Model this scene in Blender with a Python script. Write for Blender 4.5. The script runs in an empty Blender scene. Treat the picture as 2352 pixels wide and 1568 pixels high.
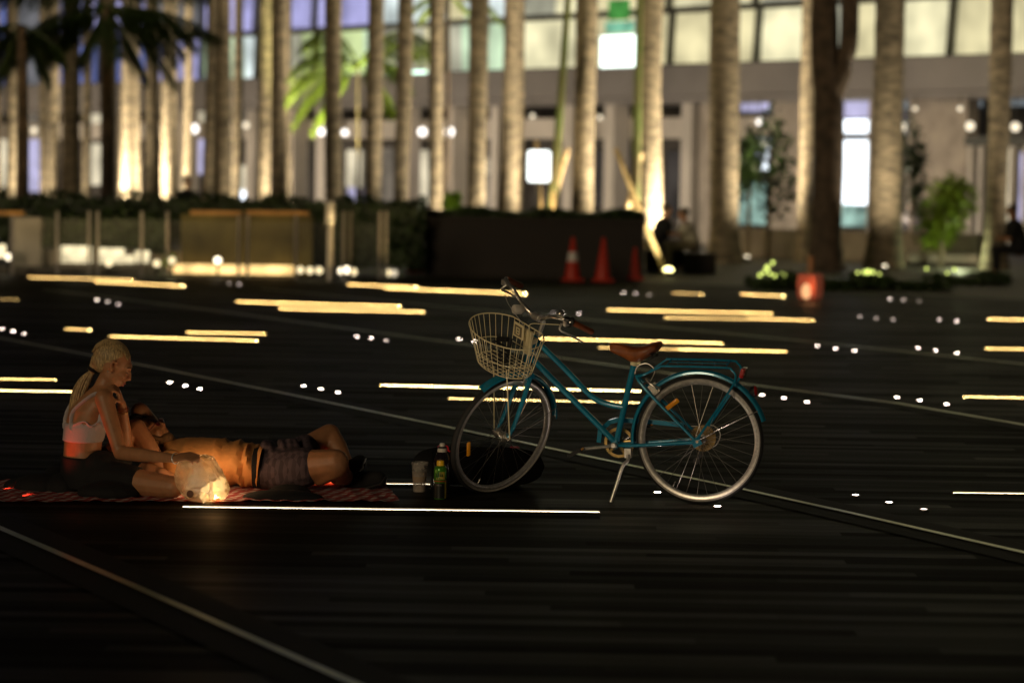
import bpy, bmesh, math, random
from mathutils import Vector, Matrix, Quaternion, noise
from math import sin, cos, pi, radians
random.seed(7)
S = bpy.context.scene
C = S.collection
V = Vector

# ------------------------------------------------------------------ camera, world, sun, exposure
F, CX, CY, HZ, ROLL, CAMH = 6000.0, 1176.0, 784.0, 400.0, 0.015, 1.7152
pitch = math.atan((CY - HZ) / F)
fwd = V((0, cos(pitch), -sin(pitch)))
_r, _u = V((1, 0, 0)), V((0, sin(pitch), cos(pitch)))
rgt = _r * cos(ROLL) + _u * sin(ROLL)
upv = -_r * sin(ROLL) + _u * cos(ROLL)
cam_pos = V((0, 0, CAMH))
cd = bpy.data.cameras.new('camera')
cam = bpy.data.objects.new('camera', cd); C.objects.link(cam)
cam.matrix_world = Matrix(((rgt.x, upv.x, -fwd.x, 0), (rgt.y, upv.y, -fwd.y, 0), (rgt.z, upv.z, -fwd.z, CAMH), (0, 0, 0, 1)))
cd.sensor_width = 36.0
cd.lens = F / 2352.0 * 36.0
cd.clip_start = 0.1; cd.clip_end = 1000
cd.dof.use_dof = True
cd.dof.focus_distance = 13.75
cd.dof.aperture_fstop = 1.65
S.camera = cam

SUN_AZ, SUN_EL = radians(-152), radians(14)     # where the faint city light comes from
w = bpy.data.worlds.new('World'); S.world = w; w.use_nodes = True
wn = w.node_tree.nodes; bg = wn['Background']
sky = wn.new('ShaderNodeTexSky'); sky.sky_type = 'NISHITA'; sky.sun_disc = False
sky.sun_elevation = radians(1.0); sky.sun_rotation = radians(180) + SUN_AZ
w.node_tree.links.new(sky.outputs[0], bg.inputs[0]); bg.inputs[1].default_value = 0.006
sl = bpy.data.lights.new('sun', 'SUN'); sl.energy = 0.52; sl.angle = radians(12); sl.color = (1.0, 0.76, 0.46)
so = bpy.data.objects.new('sun', sl); C.objects.link(so)
sd = V((sin(SUN_AZ) * cos(SUN_EL), cos(SUN_AZ) * cos(SUN_EL), sin(SUN_EL)))
so.rotation_euler = sd.to_track_quat('Z', 'Y').to_euler()
S.view_settings.view_transform = 'Standard'; S.view_settings.look = 'None'
S.view_settings.exposure = 0.0; S.view_settings.gamma = 1.0
try:
    S.cycles.use_denoising = True; S.cycles.denoiser = 'OPENIMAGEDENOISE'
    S.cycles.use_adaptive_sampling = False
    S.cycles.max_bounces = 6; S.cycles.diffuse_bounces = 2; S.cycles.glossy_bounces = 3; S.cycles.transparent_max_bounces = 8
    S.cycles.sample_clamp_indirect = 3.0
except Exception: pass

# ------------------------------------------------------------------ helpers
def ray(x, y): return (fwd + rgt * ((x - CX) / F) - upv * ((y - CY) / F))
def gp(x, y, z=0.0):                       # point of the ground seen at that place
    d = ray(x, y); t = (z - CAMH) / d.z
    return cam_pos + d * t
def at(x, y, dist):                        # point at a real distance along +Y
    d = ray(x, y); return cam_pos + d * (dist / d.y)
def tag(o, label=None, cat=None, group=None, kind=None):
    if label: o['label'] = label
    if cat: o['category'] = cat
    if group: o['group'] = group
    if kind: o['kind'] = kind
    return o
def empty(name, loc=(0, 0, 0), rz=0.0, label=None, cat=None, group=None):
    o = bpy.data.objects.new(name, None); C.objects.link(o); o.location = loc; o.rotation_euler = (0, 0, rz)
    o.empty_display_size = .1
    return tag(o, label, cat, group)

def basis(t):
    t = t.normalized(); a = V((0, 0, 1)) if abs(t.z) < .9 else V((1, 0, 0))
    u = a.cross(t).normalized(); return u, t.cross(u)

class MB:
    def __init__(s): s.v = []; s.f = []; s.m = []; s.mi = 0
    def add(s, vs, fs):
        o = len(s.v); s.v += [V(p) for p in vs]
        s.f += [tuple(i + o for i in f) for f in fs]; s.m += [s.mi] * len(fs)
    def box(s, c, sz, M=None):
        c = V(c); x, y, z = [k / 2 for k in sz]
        P = [V((a * x, b * y, d * z)) for a in (-1, 1) for b in (-1, 1) for d in (-1, 1)]
        P = [c + (M @ p if M else p) for p in P]
        s.add(P, [(0, 1, 3, 2), (4, 6, 7, 5), (0, 4, 5, 1), (2, 3, 7, 6), (0, 2, 6, 4), (1, 5, 7, 3)]); return s
    def tube(s, pts, r, n=10, caps=True, closed=False, flat=1.0, up=None):
        pts = [V(p) for p in pts]; k = len(pts)
        R = r if isinstance(r, (list, tuple)) else [r] * k
        T = []
        for i in range(k):
            if closed: t = pts[(i + 1) % k] - pts[i - 1]
            else: t = pts[min(i + 1, k - 1)] - pts[max(i - 1, 0)]
            T.append(t.normalized() if t.length > 1e-9 else V((0, 0, 1)))
        if up is not None:
            u = (V(up) - T[0] * T[0].dot(V(up))).normalized()
        else: u = basis(T[0])[0]
        rings = []
        for i in range(k):
            if i: u = (u - T[i] * u.dot(T[i])).normalized()
            b = T[i].cross(u)
            rings.append([pts[i] + u * (R[i] * cos(2 * pi * j / n)) + b * (R[i] * flat * sin(2 * pi * j / n)) for j in range(n)])
        vs = [p for q in rings for p in q]; fs = []
        for i in range(k if closed else k - 1):
            i2 = (i + 1) % k
            for j in range(n):
                j2 = (j + 1) % n; fs.append((i * n + j, i * n + j2, i2 * n + j2, i2 * n + j))
        if caps and not closed:
            fs.append(tuple(range(n - 1, -1, -1))); fs.append(tuple((k - 1) * n + j for j in range(n)))
        s.add(vs, fs); return s
    def cyl(s, a, b, r, n=16, r2=None): return s.tube([a, b], [r, r if r2 is None else r2], n)
    def lathe(s, prof, c=(0, 0, 0), n=24, axis=V((0, 0, 1)), cap=True):
        c = V(c); u, b = basis(V(axis)); ax = V(axis).normalized()
        vs = []; fs = []
        for (r, h) in prof:
            for j in range(n): a = 2 * pi * j / n; vs.append(c + ax * h + u * (r * cos(a)) + b * (r * sin(a)))
        for i in range(len(prof) - 1):
            for j in range(n): j2 = (j + 1) % n; fs.append((i * n + j, i * n + j2, (i + 1) * n + j2, (i + 1) * n + j))
        if cap:
            fs.append(tuple(range(n - 1, -1, -1))); fs.append(tuple((len(prof) - 1) * n + j for j in range(n)))
        s.add(vs, fs); return s
    def ell(s, c, r, M=None, n=14, m=9):
        c = V(c); vs = []; fs = []
        r = (r, r, r) if not isinstance(r, (list, tuple)) else r
        for i in range(1, m):
            th = pi * i / m
            for j in range(n):
                a = 2 * pi * j / n; p = V((r[0] * sin(th) * cos(a), r[1] * sin(th) * sin(a), r[2] * cos(th)))
                vs.append(c + (M @ p if M else p))
        t, bt = V((0, 0, r[2])), V((0, 0, -r[2]))
        vs += [c + (M @ t if M else t), c + (M @ bt if M else bt)]; T = len(vs) - 2
        for i in range(m - 2):
            for j in range(n): j2 = (j + 1) % n; fs.append((i * n + j, (i + 1) * n + j, (i + 1) * n + j2, i * n + j2))
        for j in range(n):
            j2 = (j + 1) % n; fs.append((T, j, j2)); fs.append((T + 1, (m - 2) * n + j2, (m - 2) * n + j))
        s.add(vs, fs); return s
    def cap(s, a, ra, b, rb, n=12):         # tapered limb with round ends
        a = V(a); b = V(b); d = (b - a); L = max(d.length, 1e-6); t = d / L
        pts = [a - t * ra * .98, a - t * ra * .75, a - t * ra * .35, a, a.lerp(b, .5), b, b + t * rb * .35, b + t * rb * .75, b + t * rb * .98]
        rs = [ra * .2, ra * .66, ra * .94, ra, (ra + rb) / 2, rb, rb * .94, rb * .66, rb * .2]
        return s.tube(pts, rs, n)
    def loft(s, secs, n=22):                # (centre, axis a, axis b)
        vs = []; fs = []
        for c, a, b in secs:
            for j in range(n): q = 2 * pi * j / n; vs.append(V(c) + V(a) * cos(q) + V(b) * sin(q))
        k = len(secs)
        for i in range(k - 1):
            for j in range(n): j2 = (j + 1) % n; fs.append((i * n + j, i * n + j2, (i + 1) * n + j2, (i + 1) * n + j))
        fs.append(tuple(range(n - 1, -1, -1))); fs.append(tuple((k - 1) * n + j for j in range(n)))
        s.add(vs, fs); return s
    def build(s, name, mat, parent=None, smooth=True, bevel=0, remesh=0, sm=4, shift=None, fixn=True):
        me = bpy.data.meshes.new(name)
        sh = V(shift) if shift else V((0, 0, 0))
        me.from_pydata([tuple(p - sh) for p in s.v], [], s.f)
        mats = mat if isinstance(mat, (list, tuple)) else [mat]
        for m in mats: me.materials.append(m)
        for p, mi in zip(me.polygons, s.m): p.material_index = mi; p.use_smooth = smooth
        if fixn and len(s.f) < 60000:
            bm = bmesh.new(); bm.from_mesh(me); bmesh.ops.recalc_face_normals(bm, faces=bm.faces); bm.to_mesh(me); bm.free()
        o = bpy.data.objects.new(name, me); C.objects.link(o); o.parent = parent
        if shift: o.location = sh
        if bevel:
            b = o.modifiers.new('b', 'BEVEL'); b.width = bevel; b.segments = 2; b.limit_method = 'ANGLE'
        if remesh:
            r = o.modifiers.new('r', 'REMESH'); r.mode = 'VOXEL'; r.voxel_size = remesh; r.use_smooth_shade = True
            q = o.modifiers.new('s', 'SMOOTH'); q.factor = .5; q.iterations = sm
        elif smooth and not bevel:
            try:
                for e in me.edges: pass
                me.set_sharp_from_angle(angle=radians(42))
            except Exception: pass
        return o

def spline(P, n=8):
    P = [V(p) for p in P]; out = []
    for i in range(len(P) - 1):
        a = P[max(i - 1, 0)]; b = P[i]; c = P[i + 1]; d = P[min(i + 2, len(P) - 1)]
        for k in range(n):
            t = k / n; out.append(.5 * ((2 * b) + (c - a) * t + (2 * a - 5 * b + 4 * c - d) * t * t + (3 * b - a - 3 * c + d) * t ** 3))
    out.append(P[-1]); return out

def mat(name, col, rough=.5, metal=0.0, var=.0, scale=20, bump=0.0, bscale=60, spec=.5, coat=0, stretch=None, col2=None, alpha=1, trans=0, emis=None, est=0, sheen=0, sss=0):
    m = bpy.data.materials.new(name); m.use_nodes = True; nt = m.node_tree; N = nt.nodes; L = nt.links
    b = N['Principled BSDF']; b.inputs['Base Color'].default_value = (*col, 1); b.inputs['Roughness'].default_value = rough
    b.inputs['Metallic'].default_value = metal; b.inputs['Specular IOR Level'].default_value = spec
    b.inputs['Coat Weight'].default_value = coat; b.inputs['Alpha'].default_value = alpha
    b.inputs['Transmission Weight'].default_value = trans
    if sheen: b.inputs['Sheen Weight'].default_value = sheen
    if sss: b.inputs['Subsurface Weight'].default_value = sss; b.inputs['Subsurface Scale'].default_value = .02
    if emis: b.inputs['Emission Color'].default_value = (*emis, 1); b.inputs['Emission Strength'].default_value = est
    tc = N.new('ShaderNodeTexCoord'); mp = N.new('ShaderNodeMapping'); L.new(tc.outputs['Object'], mp.inputs[0])
    if stretch: mp.inputs['Scale'].default_value = stretch
    if var or col2:
        no = N.new('ShaderNodeTexNoise'); no.inputs['Scale'].default_value = scale; no.inputs['Detail'].default_value = 4
        L.new(mp.outputs[0], no.inputs[0]); mx = N.new('ShaderNodeMix'); mx.data_type = 'RGBA'
        c2 = col2 or tuple(min(1, c * (1 + var)) for c in col); c1 = col if col2 else tuple(c * (1 - var) for c in col)
        mx.inputs[6].default_value = (*c1, 1); mx.inputs[7].default_value = (*c2, 1)
        rp = N.new('ShaderNodeMapRange'); rp.inputs[1].default_value = .35; rp.inputs[2].default_value = .65
        L.new(no.outputs[0], rp.inputs[0]); L.new(rp.outputs[0], mx.inputs[0]); L.new(mx.outputs[2], b.inputs['Base Color'])
        rr = N.new('ShaderNodeMapRange'); rr.inputs[3].default_value = max(.02, rough * .85); rr.inputs[4].default_value = min(1, rough * 1.15)
        L.new(no.outputs[0], rr.inputs[0]); L.new(rr.outputs[0], b.inputs['Roughness'])
    if bump:
        n2 = N.new('ShaderNodeTexNoise'); n2.inputs['Scale'].default_value = bscale; n2.inputs['Detail'].default_value = 5
        L.new(mp.outputs[0], n2.inputs[0]); bp = N.new('ShaderNodeBump'); bp.inputs['Strength'].default_value = bump; bp.inputs['Distance'].default_value = .01
        L.new(n2.outputs[0], bp.inputs['Height']); L.new(bp.outputs[0], b.inputs['Normal'])
    return m
def emit(name, col, st, var=0, scale=1.0):
    m = bpy.data.materials.new(name); m.use_nodes = True; nt = m.node_tree; N = nt.nodes; N.remove(N['Principled BSDF'])
    e = N.new('ShaderNodeEmission'); e.inputs[0].default_value = (*col, 1); e.inputs[1].default_value = st
    nt.links.new(e.outputs[0], N['Material Output'].inputs[0])
    if var:
        tc = N.new('ShaderNodeTexCoord'); no = N.new('ShaderNodeTexNoise'); no.inputs['Scale'].default_value = scale
        nt.links.new(tc.outputs['Object'], no.inputs[0]); r = N.new('ShaderNodeMapRange')
        r.inputs[1].default_value = .3; r.inputs[2].default_value = .7; r.inputs[3].default_value = st * (1 - var); r.inputs[4].default_value = st * (1 + var)
        nt.links.new(no.outputs[0], r.inputs[0]); nt.links.new(r.outputs[0], e.inputs[1])
    return m
def lamp(name, kind, loc, energy, col, parent=None, **kw):
    l = bpy.data.lights.new(name, kind); l.energy = energy; l.color = col
    aim = kw.pop('aim', None)
    for k, v in kw.items(): setattr(l, k, v)
    o = bpy.data.objects.new(name, l); C.objects.link(o); o.location = loc; o.parent = parent
    if aim is not None: o.rotation_euler = (V(loc) - V(aim)).to_track_quat('Z', 'Y').to_euler()
    return o

# ------------------------------------------------------------------ materials
def deck_material():
    m = bpy.data.materials.new('deck_wood'); m.use_nodes = True; nt = m.node_tree; N = nt.nodes; L = nt.links
    b = N['Principled BSDF']; tc = N.new('ShaderNodeTexCoord'); sp = N.new('ShaderNodeSeparateXYZ'); L.new(tc.outputs['Object'], sp.inputs[0])
    def mth(op, a, c=None, d=None):
        n = N.new('ShaderNodeMath'); n.operation = op
        for i, q in enumerate((a, c, d)):
            if q is None: continue
            if isinstance(q, (int, float)): n.inputs[i].default_value = q
            else: L.new(q, n.inputs[i])
        return n.outputs[0]
    yy = mth('ADD', sp.outputs[1], mth('MULTIPLY', sp.outputs[0], 0.012))
    row = mth('MULTIPLY', yy, 1 / .115); fl = mth('FLOOR', row); fr = mth('FRACT', row)
    xo = mth('ADD', mth('MULTIPLY', sp.outputs[0], 1 / 2.4), mth('MULTIPLY', fl, .37)); xf = mth('FLOOR', xo)
    cb = N.new('ShaderNodeCombineXYZ'); L.new(fl, cb.inputs[0]); L.new(xf, cb.inputs[1])
    wn_ = N.new('ShaderNodeTexWhiteNoise'); wn_.noise_dimensions = '2D'; L.new(cb.outputs[0], wn_.inputs[0])
    no = N.new('ShaderNodeTexNoise'); mp = N.new('ShaderNodeMapping'); mp.inputs['Scale'].default_value = (1.2, 30, 1)
    L.new(tc.outputs['Object'], mp.inputs[0]); L.new(mp.outputs[0], no.inputs[0]); no.inputs['Scale'].default_value = 1.5; no.inputs['Detail'].default_value = 6
    big = N.new('ShaderNodeTexNoise'); L.new(tc.outputs['Object'], big.inputs[0]); big.inputs['Scale'].default_value = .5; big.inputs['Detail'].default_value = 3
    groove = mth('GREATER_THAN', mth('ABSOLUTE', mth('SUBTRACT', fr, .5)), .455)
    rid = mth('SINE', mth('MULTIPLY', fr, 2 * pi * 6))
    val = mth('MULTIPLY', mth('ADD', mth('MULTIPLY', mth('POWER', wn_.outputs[0], 1.4), .8), .22), mth('ADD', mth('MULTIPLY', no.outputs[0], .9), .35))
    val = mth('MULTIPLY', val, mth('ADD', mth('MULTIPLY', big.outputs[0], 1.0), .35))
    mx = N.new('ShaderNodeMix'); mx.data_type = 'RGBA'; L.new(val, mx.inputs[0])
    mx.inputs[6].default_value = (.005, .0046, .003, 1); mx.inputs[7].default_value = (.034, .031, .020, 1)
    m2 = N.new('ShaderNodeMix'); m2.data_type = 'RGBA'; L.new(groove, m2.inputs[0]); L.new(mx.outputs[2], m2.inputs[6]); m2.inputs[7].default_value = (.004, .003, .002, 1)
    L.new(m2.outputs[2], b.inputs['Base Color'])
    rr = mth('ADD', mth('MULTIPLY', wn_.outputs[0], -.20), mth('ADD', mth('MULTIPLY', no.outputs[0], .30), .52)); L.new(rr, b.inputs['Roughness'])
    L.new(mth('ADD', mth('MULTIPLY', wn_.outputs[0], .05), .03), b.inputs['Specular IOR Level'])
    hh = mth('ADD', mth('MULTIPLY', groove, -1.0), mth('ADD', mth('MULTIPLY', rid, .10), mth('MULTIPLY', no.outputs[0], .25)))
    bp = N.new('ShaderNodeBump'); bp.inputs['Strength'].default_value = .5; bp.inputs['Distance'].default_value = .006
    L.new(hh, bp.inputs['Height']); L.new(bp.outputs[0], b.inputs['Normal'])
    return m
M_deck = deck_material()
M_pave = mat('paving_stone', (.13, .12, .10), .6, var=.3, scale=2)
M_joint = mat('metal_joint', (.80, .86, .58), .30, .9, var=.25, scale=3)
M_jband = mat('worn_joint_board', (.022, .021, .017), .6, var=.45, scale=6, stretch=(1, 8, 1), spec=.10)
M_teal = mat('teal_paint', (.012, .25, .42), .22, .15, coat=.6, var=.08, scale=30, spec=.6)
M_chrome = mat('chrome', (.82, .78, .70), .24, .85, var=.06, scale=40)
M_alu = mat('brushed_aluminium', (.80, .77, .72), .34, .8, var=.12, scale=60)
M_spoke = mat('spoke_steel', (.45, .42, .38), .3, 1)
M_tyre = mat('tyre_rubber', (.018, .018, .018), .75, bump=.2, bscale=200)
M_wall = mat('tyre_sidewall', (.36, .34, .31), .6, var=.15)
M_cream = mat('cream_wire', (.95, .84, .52), .35, coat=.3)
M_black = mat('black_plastic', (.012, .012, .013), .4, var=.2)
M_rubber = mat('black_rubber', (.01, .01, .01), .7)
M_leather = mat('brown_leather', (.30, .085, .018), .38, var=.25, scale=14, bump=.12, bscale=180, coat=.2)
M_grip = mat('brown_grip', (.26, .07, .02), .5, var=.2, scale=30, bump=.2)
M_amber = mat('amber_reflector', (.95, .36, .01), .2, coat=.6, bump=.5, bscale=300, emis=(1, .35, .01), est=.03)
M_redref = mat('red_reflector', (.5, .02, .02), .2, coat=.6, bump=.3, bscale=300)
M_brass = mat('dull_brass', (.55, .38, .14), .35, .9, var=.2, scale=50)
M_white = mat('white_plastic', (.7, .67, .6), .4)
M_disc = mat('smoked_plastic_disc', (.45, .30, .11), .3, var=.3, scale=40, alpha=.55)
M_skin = mat('skin', (.44, .21, .10), .5, var=.1, scale=18, bump=.05, bscale=150, sss=.1)
M_skin2 = mat('tanned_skin', (.36, .17, .08), .5, var=.12, scale=18, bump=.06, bscale=150, sss=.1)
M_lip = mat('lips', (.40, .10, .07), .4)
M_blonde = mat('blonde_hair', (.46, .33, .16), .5, var=.5, scale=90, stretch=(2, 2, .3), bump=.3, bscale=160)
M_dhair = mat('dark_hair', (.07, .045, .028), .5, bump=.6, bscale=180)
M_beard = mat('beard', (.16, .085, .035), .7, bump=.7, bscale=200)
M_bra = mat('white_cotton', (.50, .46, .47), .8, bump=.25, bscale=120)
M_shirt = mat('orange_cotton', (.62, .28, .085), .8, var=.12, scale=10, bump=.35, bscale=40)
M_dark = mat('black_cotton', (.005, .005, .006), .85, bump=.3, bscale=60)
M_sole = mat('shoe_sole', (.03, .03, .032), .6)
M_leaf = mat('dark_leaf', (.024, .048, .010), .5, var=.5, scale=8)
M_leafb = mat('fresh_leaf', (.15, .22, .02), .45, var=.4, scale=8)
M_trunk = mat('palm_bark', (.19, .155, .105), .8, var=.5, scale=4, bump=.6, bscale=14, stretch=(1, 1, 3))
M_bamboo = mat('bamboo_pole', (.62, .46, .24), .5, var=.2, scale=8)
M_orange = mat('cone_orange', (.50, .028, .01), .5, var=.1)
M_conew = mat('reflective_white', (.75, .72, .7), .4)
M_conc = mat('grey_facade', (.24, .22, .20), .7, var=.12, scale=.6)
M_concl = mat('pale_facade', (.55, .50, .42), .7, var=.12, scale=.8)
M_stone = mat('beige_stone', (.36, .31, .245), .7, var=.2, scale=2)
M_mull = mat('mullion_metal', (.10, .10, .085), .5, .4)
M_glass = mat('tinted_glass', (.10, .09, .08), .12, spec=.8, var=.3, scale=.7)
M_darkwood = mat('dark_timber', (.012, .007, .005), .6, var=.4, scale=3, stretch=(1, 1, 8))
M_steel = mat('stainless_post', (.45, .43, .42), .3, .9)
M_rail = mat('varnished_timber', (.40, .22, .07), .4, var=.2, scale=5)
M_cloth_w = mat('white_shirt', (.7, .66, .55), .8)

def plaid(name, size, c0, c1, c2, rot=0.0, translucent=0):
    m = bpy.data.materials.new(name); m.use_nodes = True; nt = m.node_tree; N = nt.nodes; L = nt.links
    b = N['Principled BSDF']; b.inputs['Roughness'].default_value = .85
    tc = N.new('ShaderNodeTexCoord'); mp = N.new('ShaderNodeMapping'); mp.inputs['Rotation'].default_value = (0, 0, rot)
    L.new(tc.outputs['Object'], mp.inputs[0]); sp = N.new('ShaderNodeSeparateXYZ'); L.new(mp.outputs[0], sp.inputs[0])
    outs = []
    for i in (0, 1):
        a = N.new('ShaderNodeMath'); a.operation = 'MULTIPLY'; L.new(sp.outputs[i], a.inputs[0]); a.inputs[1].default_value = 1 / size
        f = N.new('ShaderNodeMath'); f.operation = 'FRACT'; L.new(a.outputs[0], f.inputs[0])
        g = N.new('ShaderNodeMath'); g.operation = 'GREATER_THAN'; L.new(f.outputs[0], g.inputs[0]); g.inputs[1].default_value = .5; outs.append(g.outputs[0])
    mx = N.new('ShaderNodeMix'); mx.data_type = 'RGBA'; L.new(outs[0], mx.inputs[0]); mx.inputs[6].default_value = (*c0, 1); mx.inputs[7].default_value = (*c1, 1)
    my = N.new('ShaderNodeMix'); my.data_type = 'RGBA'; L.new(outs[0], my.inputs[0]); my.inputs[6].default_value = (*c1, 1); my.inputs[7].default_value = (*c2, 1)
    mz = N.new('ShaderNodeMix'); mz.data_type = 'RGBA'; L.new(outs[1], mz.inputs[0]); L.new(mx.outputs[2], mz.inputs[6]); L.new(my.outputs[2], mz.inputs[7])
    L.new(mz.outputs[2], b.inputs['Base Color'])
    if translucent:
        t = N.new('ShaderNodeBsdfTranslucent'); t.inputs[0].default_value = (.9, .08, .04, 1); ms = N.new('ShaderNodeMixShader'); ms.inputs[0].default_value = translucent
        L.new(b.outputs[0], ms.inputs[1]); L.new(t.outputs[0], ms.inputs[2]); L.new(ms.outputs[0], N['Material Output'].inputs[0])
    return m
M_blanket = plaid('red_gingham', .07, (.62, .58, .56), (.42, .10, .10), (.27, .01, .015), .25, .2)
M_shorts = plaid('plaid_shorts', .045, (.050, .034, .044), (.075, .052, .066), (.038, .026, .034), .6)

# ------------------------------------------------------------------ ground
def sheet(name, pts, z, m, label=None, kind='structure', thick=0):
    b = MB(); b.add([(p.x, p.y, z) for p in pts], [tuple(range(len(pts)))])
    o = b.build(name, m, smooth=False); tag(o, kind=kind); return o
b = MB(); b.add([(-400, -60, -.012), (400, -60, -.012), (400, 700, -.012), (-400, 700, -.012)], [(0, 1, 2, 3)])
tag(b.build('ground', M_pave, smooth=False), kind='structure')
e1, e2, e3 = gp(-500, 612), gp(1480, 646), gp(2600, 700)
sheet('boardwalk_deck', [V((-22, 2, 0)), V((22, 2, 0)), V((22, 30, 0)), e3, e2, e1, V((-22, 40, 0))], 0, M_deck)

def ribbon(name, pts, wd, z, m, label, cat, group=None):
    b = MB(); P = [V((p.x, p.y, 0)) for p in pts]; L = []; R = []
    for i, p in enumerate(P):
        t = (P[min(i + 1, len(P) - 1)] - P[max(i - 1, 0)]).normalized(); n = V((-t.y, t.x, 0)) * wd / 2
        L.append(p + n); R.append(p - n)
    vs = [V((q.x, q.y, z)) for q in L + R] ; k = len(P)
    b.add(vs, [(i, i + 1, k + i + 1, k + i) for i in range(k - 1)])
    return b.build(name, m, smooth=False)
JL = [[(-60, 1190), (300, 1346), (800, 1568), (1300, 1790)],
      [(-80, 764), (0, 778), (350, 845), (650, 905), (1230, 1025), (1700, 1125), (1950, 1180), (2352, 1272), (2450, 1295)],
      [(100, 666), (280, 688), (470, 712), (1050, 790), (1456, 848), (1741, 888), (2060, 928), (2352, 978), (2430, 990)],
      [(600, 664), (1000, 704), (1326, 733), (1876, 788), (2351, 838), (2430, 846)]]
for i, L_ in enumerate(JL):
    P = [gp(*p) for p in L_]
    tag(ribbon('deck_edge_board', P, .40, .004, M_jband, '', ''), kind='structure')
    tag(ribbon('deck_joint_strip', P, .045, .010, M_joint, '', ''), kind='structure')

# ------------------------------------------------------------------ deck lights
M_strip = {}
def smat(st, col=(1, .66, .25)):
    k = (round(st, 1), col)
    if k not in M_strip: M_strip[k] = emit('strip_glow_%d' % len(M_strip), col, st, .5, 1.1)
    return M_strip[k]
M_frame = mat('strip_frame', (.10, .09, .07), .4, .6)
def strip(x0, y0, x1, y1, st, label, wd=.034, col=(1, .68, .27), mx=1):
    a, c = gp(x0, y0), gp(x1, y1); mid = (a + c) / 2; ang = math.atan2(c.y - a.y, c.x - a.x); L = (c - a).length
    st *= (10 if mid.y > 20 else 5) if mid.y > 15 else 1.3
    r = empty('linear_deck_light', (mid.x, mid.y, 0), ang, label, 'light strip', 'linear lights set into the deck')
    f = MB(); f.box((0, wd / 2 + .006, .005), (L, .010, .010)).box((0, -wd / 2 - .006, .0035), (L, .010, .007)); f.build('frame', M_frame, r, False)
    g = MB(); g.add([(-L / 2, -wd / 2, .0045), (L / 2, -wd / 2, .0045), (L / 2, wd / 2, .0045), (-L / 2, wd / 2, .0045)], [(0, 1, 2, 3)])
    g.build('diffuser', smat(st, col), r, False)
Y = (1, .68, .27)
for a in [
    (420, 1166, 1377, 1178, 14, 'long white-hot light strip running from the glowing bag past the bottles', .026, (1, .80, .55)),
    (885, 1113, 988, 1114, 9, 'short light strip between the blanket corner and the bottles', .026, (1, .80, .55)),
    (2190, 1133.5, 2470, 1137, 14, 'light strip at the right edge level with the rear wheel', .026, (1, .80, .45)),
    (-100, 897, 168, 901, 22, 'bright light strip ending at the woman\'s ponytail', .034, Y),
    (-100, 871, 128, 874, 17, 'thinner light strip just above the ponytail strip at the left edge', .026, Y),
    (250, 774, 590, 784, 26, 'light strip passing just behind the woman\'s head', .034, Y),
    (428, 765, 608, 768, 24, 'light strip overlapping the one behind the woman\'s head on its far side', .034, Y),
    (148, 757, 207, 759, 20, 'very short light strip left of the woman\'s head', .03, Y),
    (-60, 687, 40, 689, 6, 'faint brown light strip at the left edge', .03, Y),
    (65, 638, 305, 644, 24, 'far left light strip in front of the glowing planter', .034, Y),
    (215, 648, 420, 658, 34, 'far left light strip, nearer one of its overlapping pair', .034, Y),
    (542, 694, 918, 705, 34, 'farther light strip of the overlapping pair left of the handlebar', .036, Y),
    (640, 710, 972, 718, 34, 'nearer light strip of the overlapping pair left of the handlebar', .034, Y),
    (797, 654, 955, 661, 34, 'light strip starting the stepped row behind the handlebar', .034, Y),
    (885, 663, 1208, 676, 44, 'brightest light strip of the stepped row behind the handlebar', .036, Y),
    (1395, 713, 1775, 721, 34, 'long light strip above the saddle, farther of its pair', .036, Y),
    (1527, 731, 1720, 734, 20, 'pale light strip above the saddle, nearer of its pair', .03, Y),
    (1718, 733, 1870, 737, 30, 'light strip above the rear rack ending right of the saddle', .032, Y),
    (1236, 779, 1658, 790, 34, 'long light strip running behind the saddle from the basket', .038, Y),
    (1375, 800, 1560, 804, 14, 'dim light strip passing behind the saddle nose', .03, Y),
    (1560, 804, 1806, 809, 34, 'light strip running right from the saddle above the rear rack', .034, Y),
    (1543, 674, 1612, 677, 14, 'small faded light strip in line with three deck dots behind the saddle', .034, Y),
    (1700, 677, 1800, 681, 36, 'short bright light strip left of the red lantern', .036, Y),
    (872, 886, 1470, 900, 20, 'longest light strip crossing behind the front wheel and frame', .034, Y),
    (1030, 917, 1470, 927, 18, 'light strip crossing the front wheel just below the longest one', .03, Y),
    (2272, 734, 2470, 738, 34, 'upper light strip of the three at the right edge', .036, Y),
    (2265, 802, 2470, 806, 22, 'middle light strip of the three at the right edge', .03, Y),
    (2215, 913, 2450, 918, 20, 'lower light strip of the three at the right edge', .03, Y)]:
    strip(*a[:6], a[6], a[7])
M_dot = {s: emit('dot_glow_%d' % s, (1, .80, .68), s * 1.5) for s in (4, 8, 16, 30, 55)}
M_dotr = emit('dot_glow_red', (1, .45, .35), 16)
def dot(x, y, st, label, m=None, r=.017, parent_group='round lights set into the deck'):
    p = gp(x, y); o = empty('round_deck_light', (p.x, p.y, 0), 0, label, 'deck light', parent_group)
    b = MB(); b.lathe([(r * 1.5, .001), (r * 1.5, .008), (r * 1.1, .008)], n=20); b.build('bezel', M_steel, o)
    g = MB(); g.lathe([(r, .0075), (r * .98, .0086), (r * .5, .0090)], n=16); g.build('lens', m or M_dot[st], o)
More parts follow.
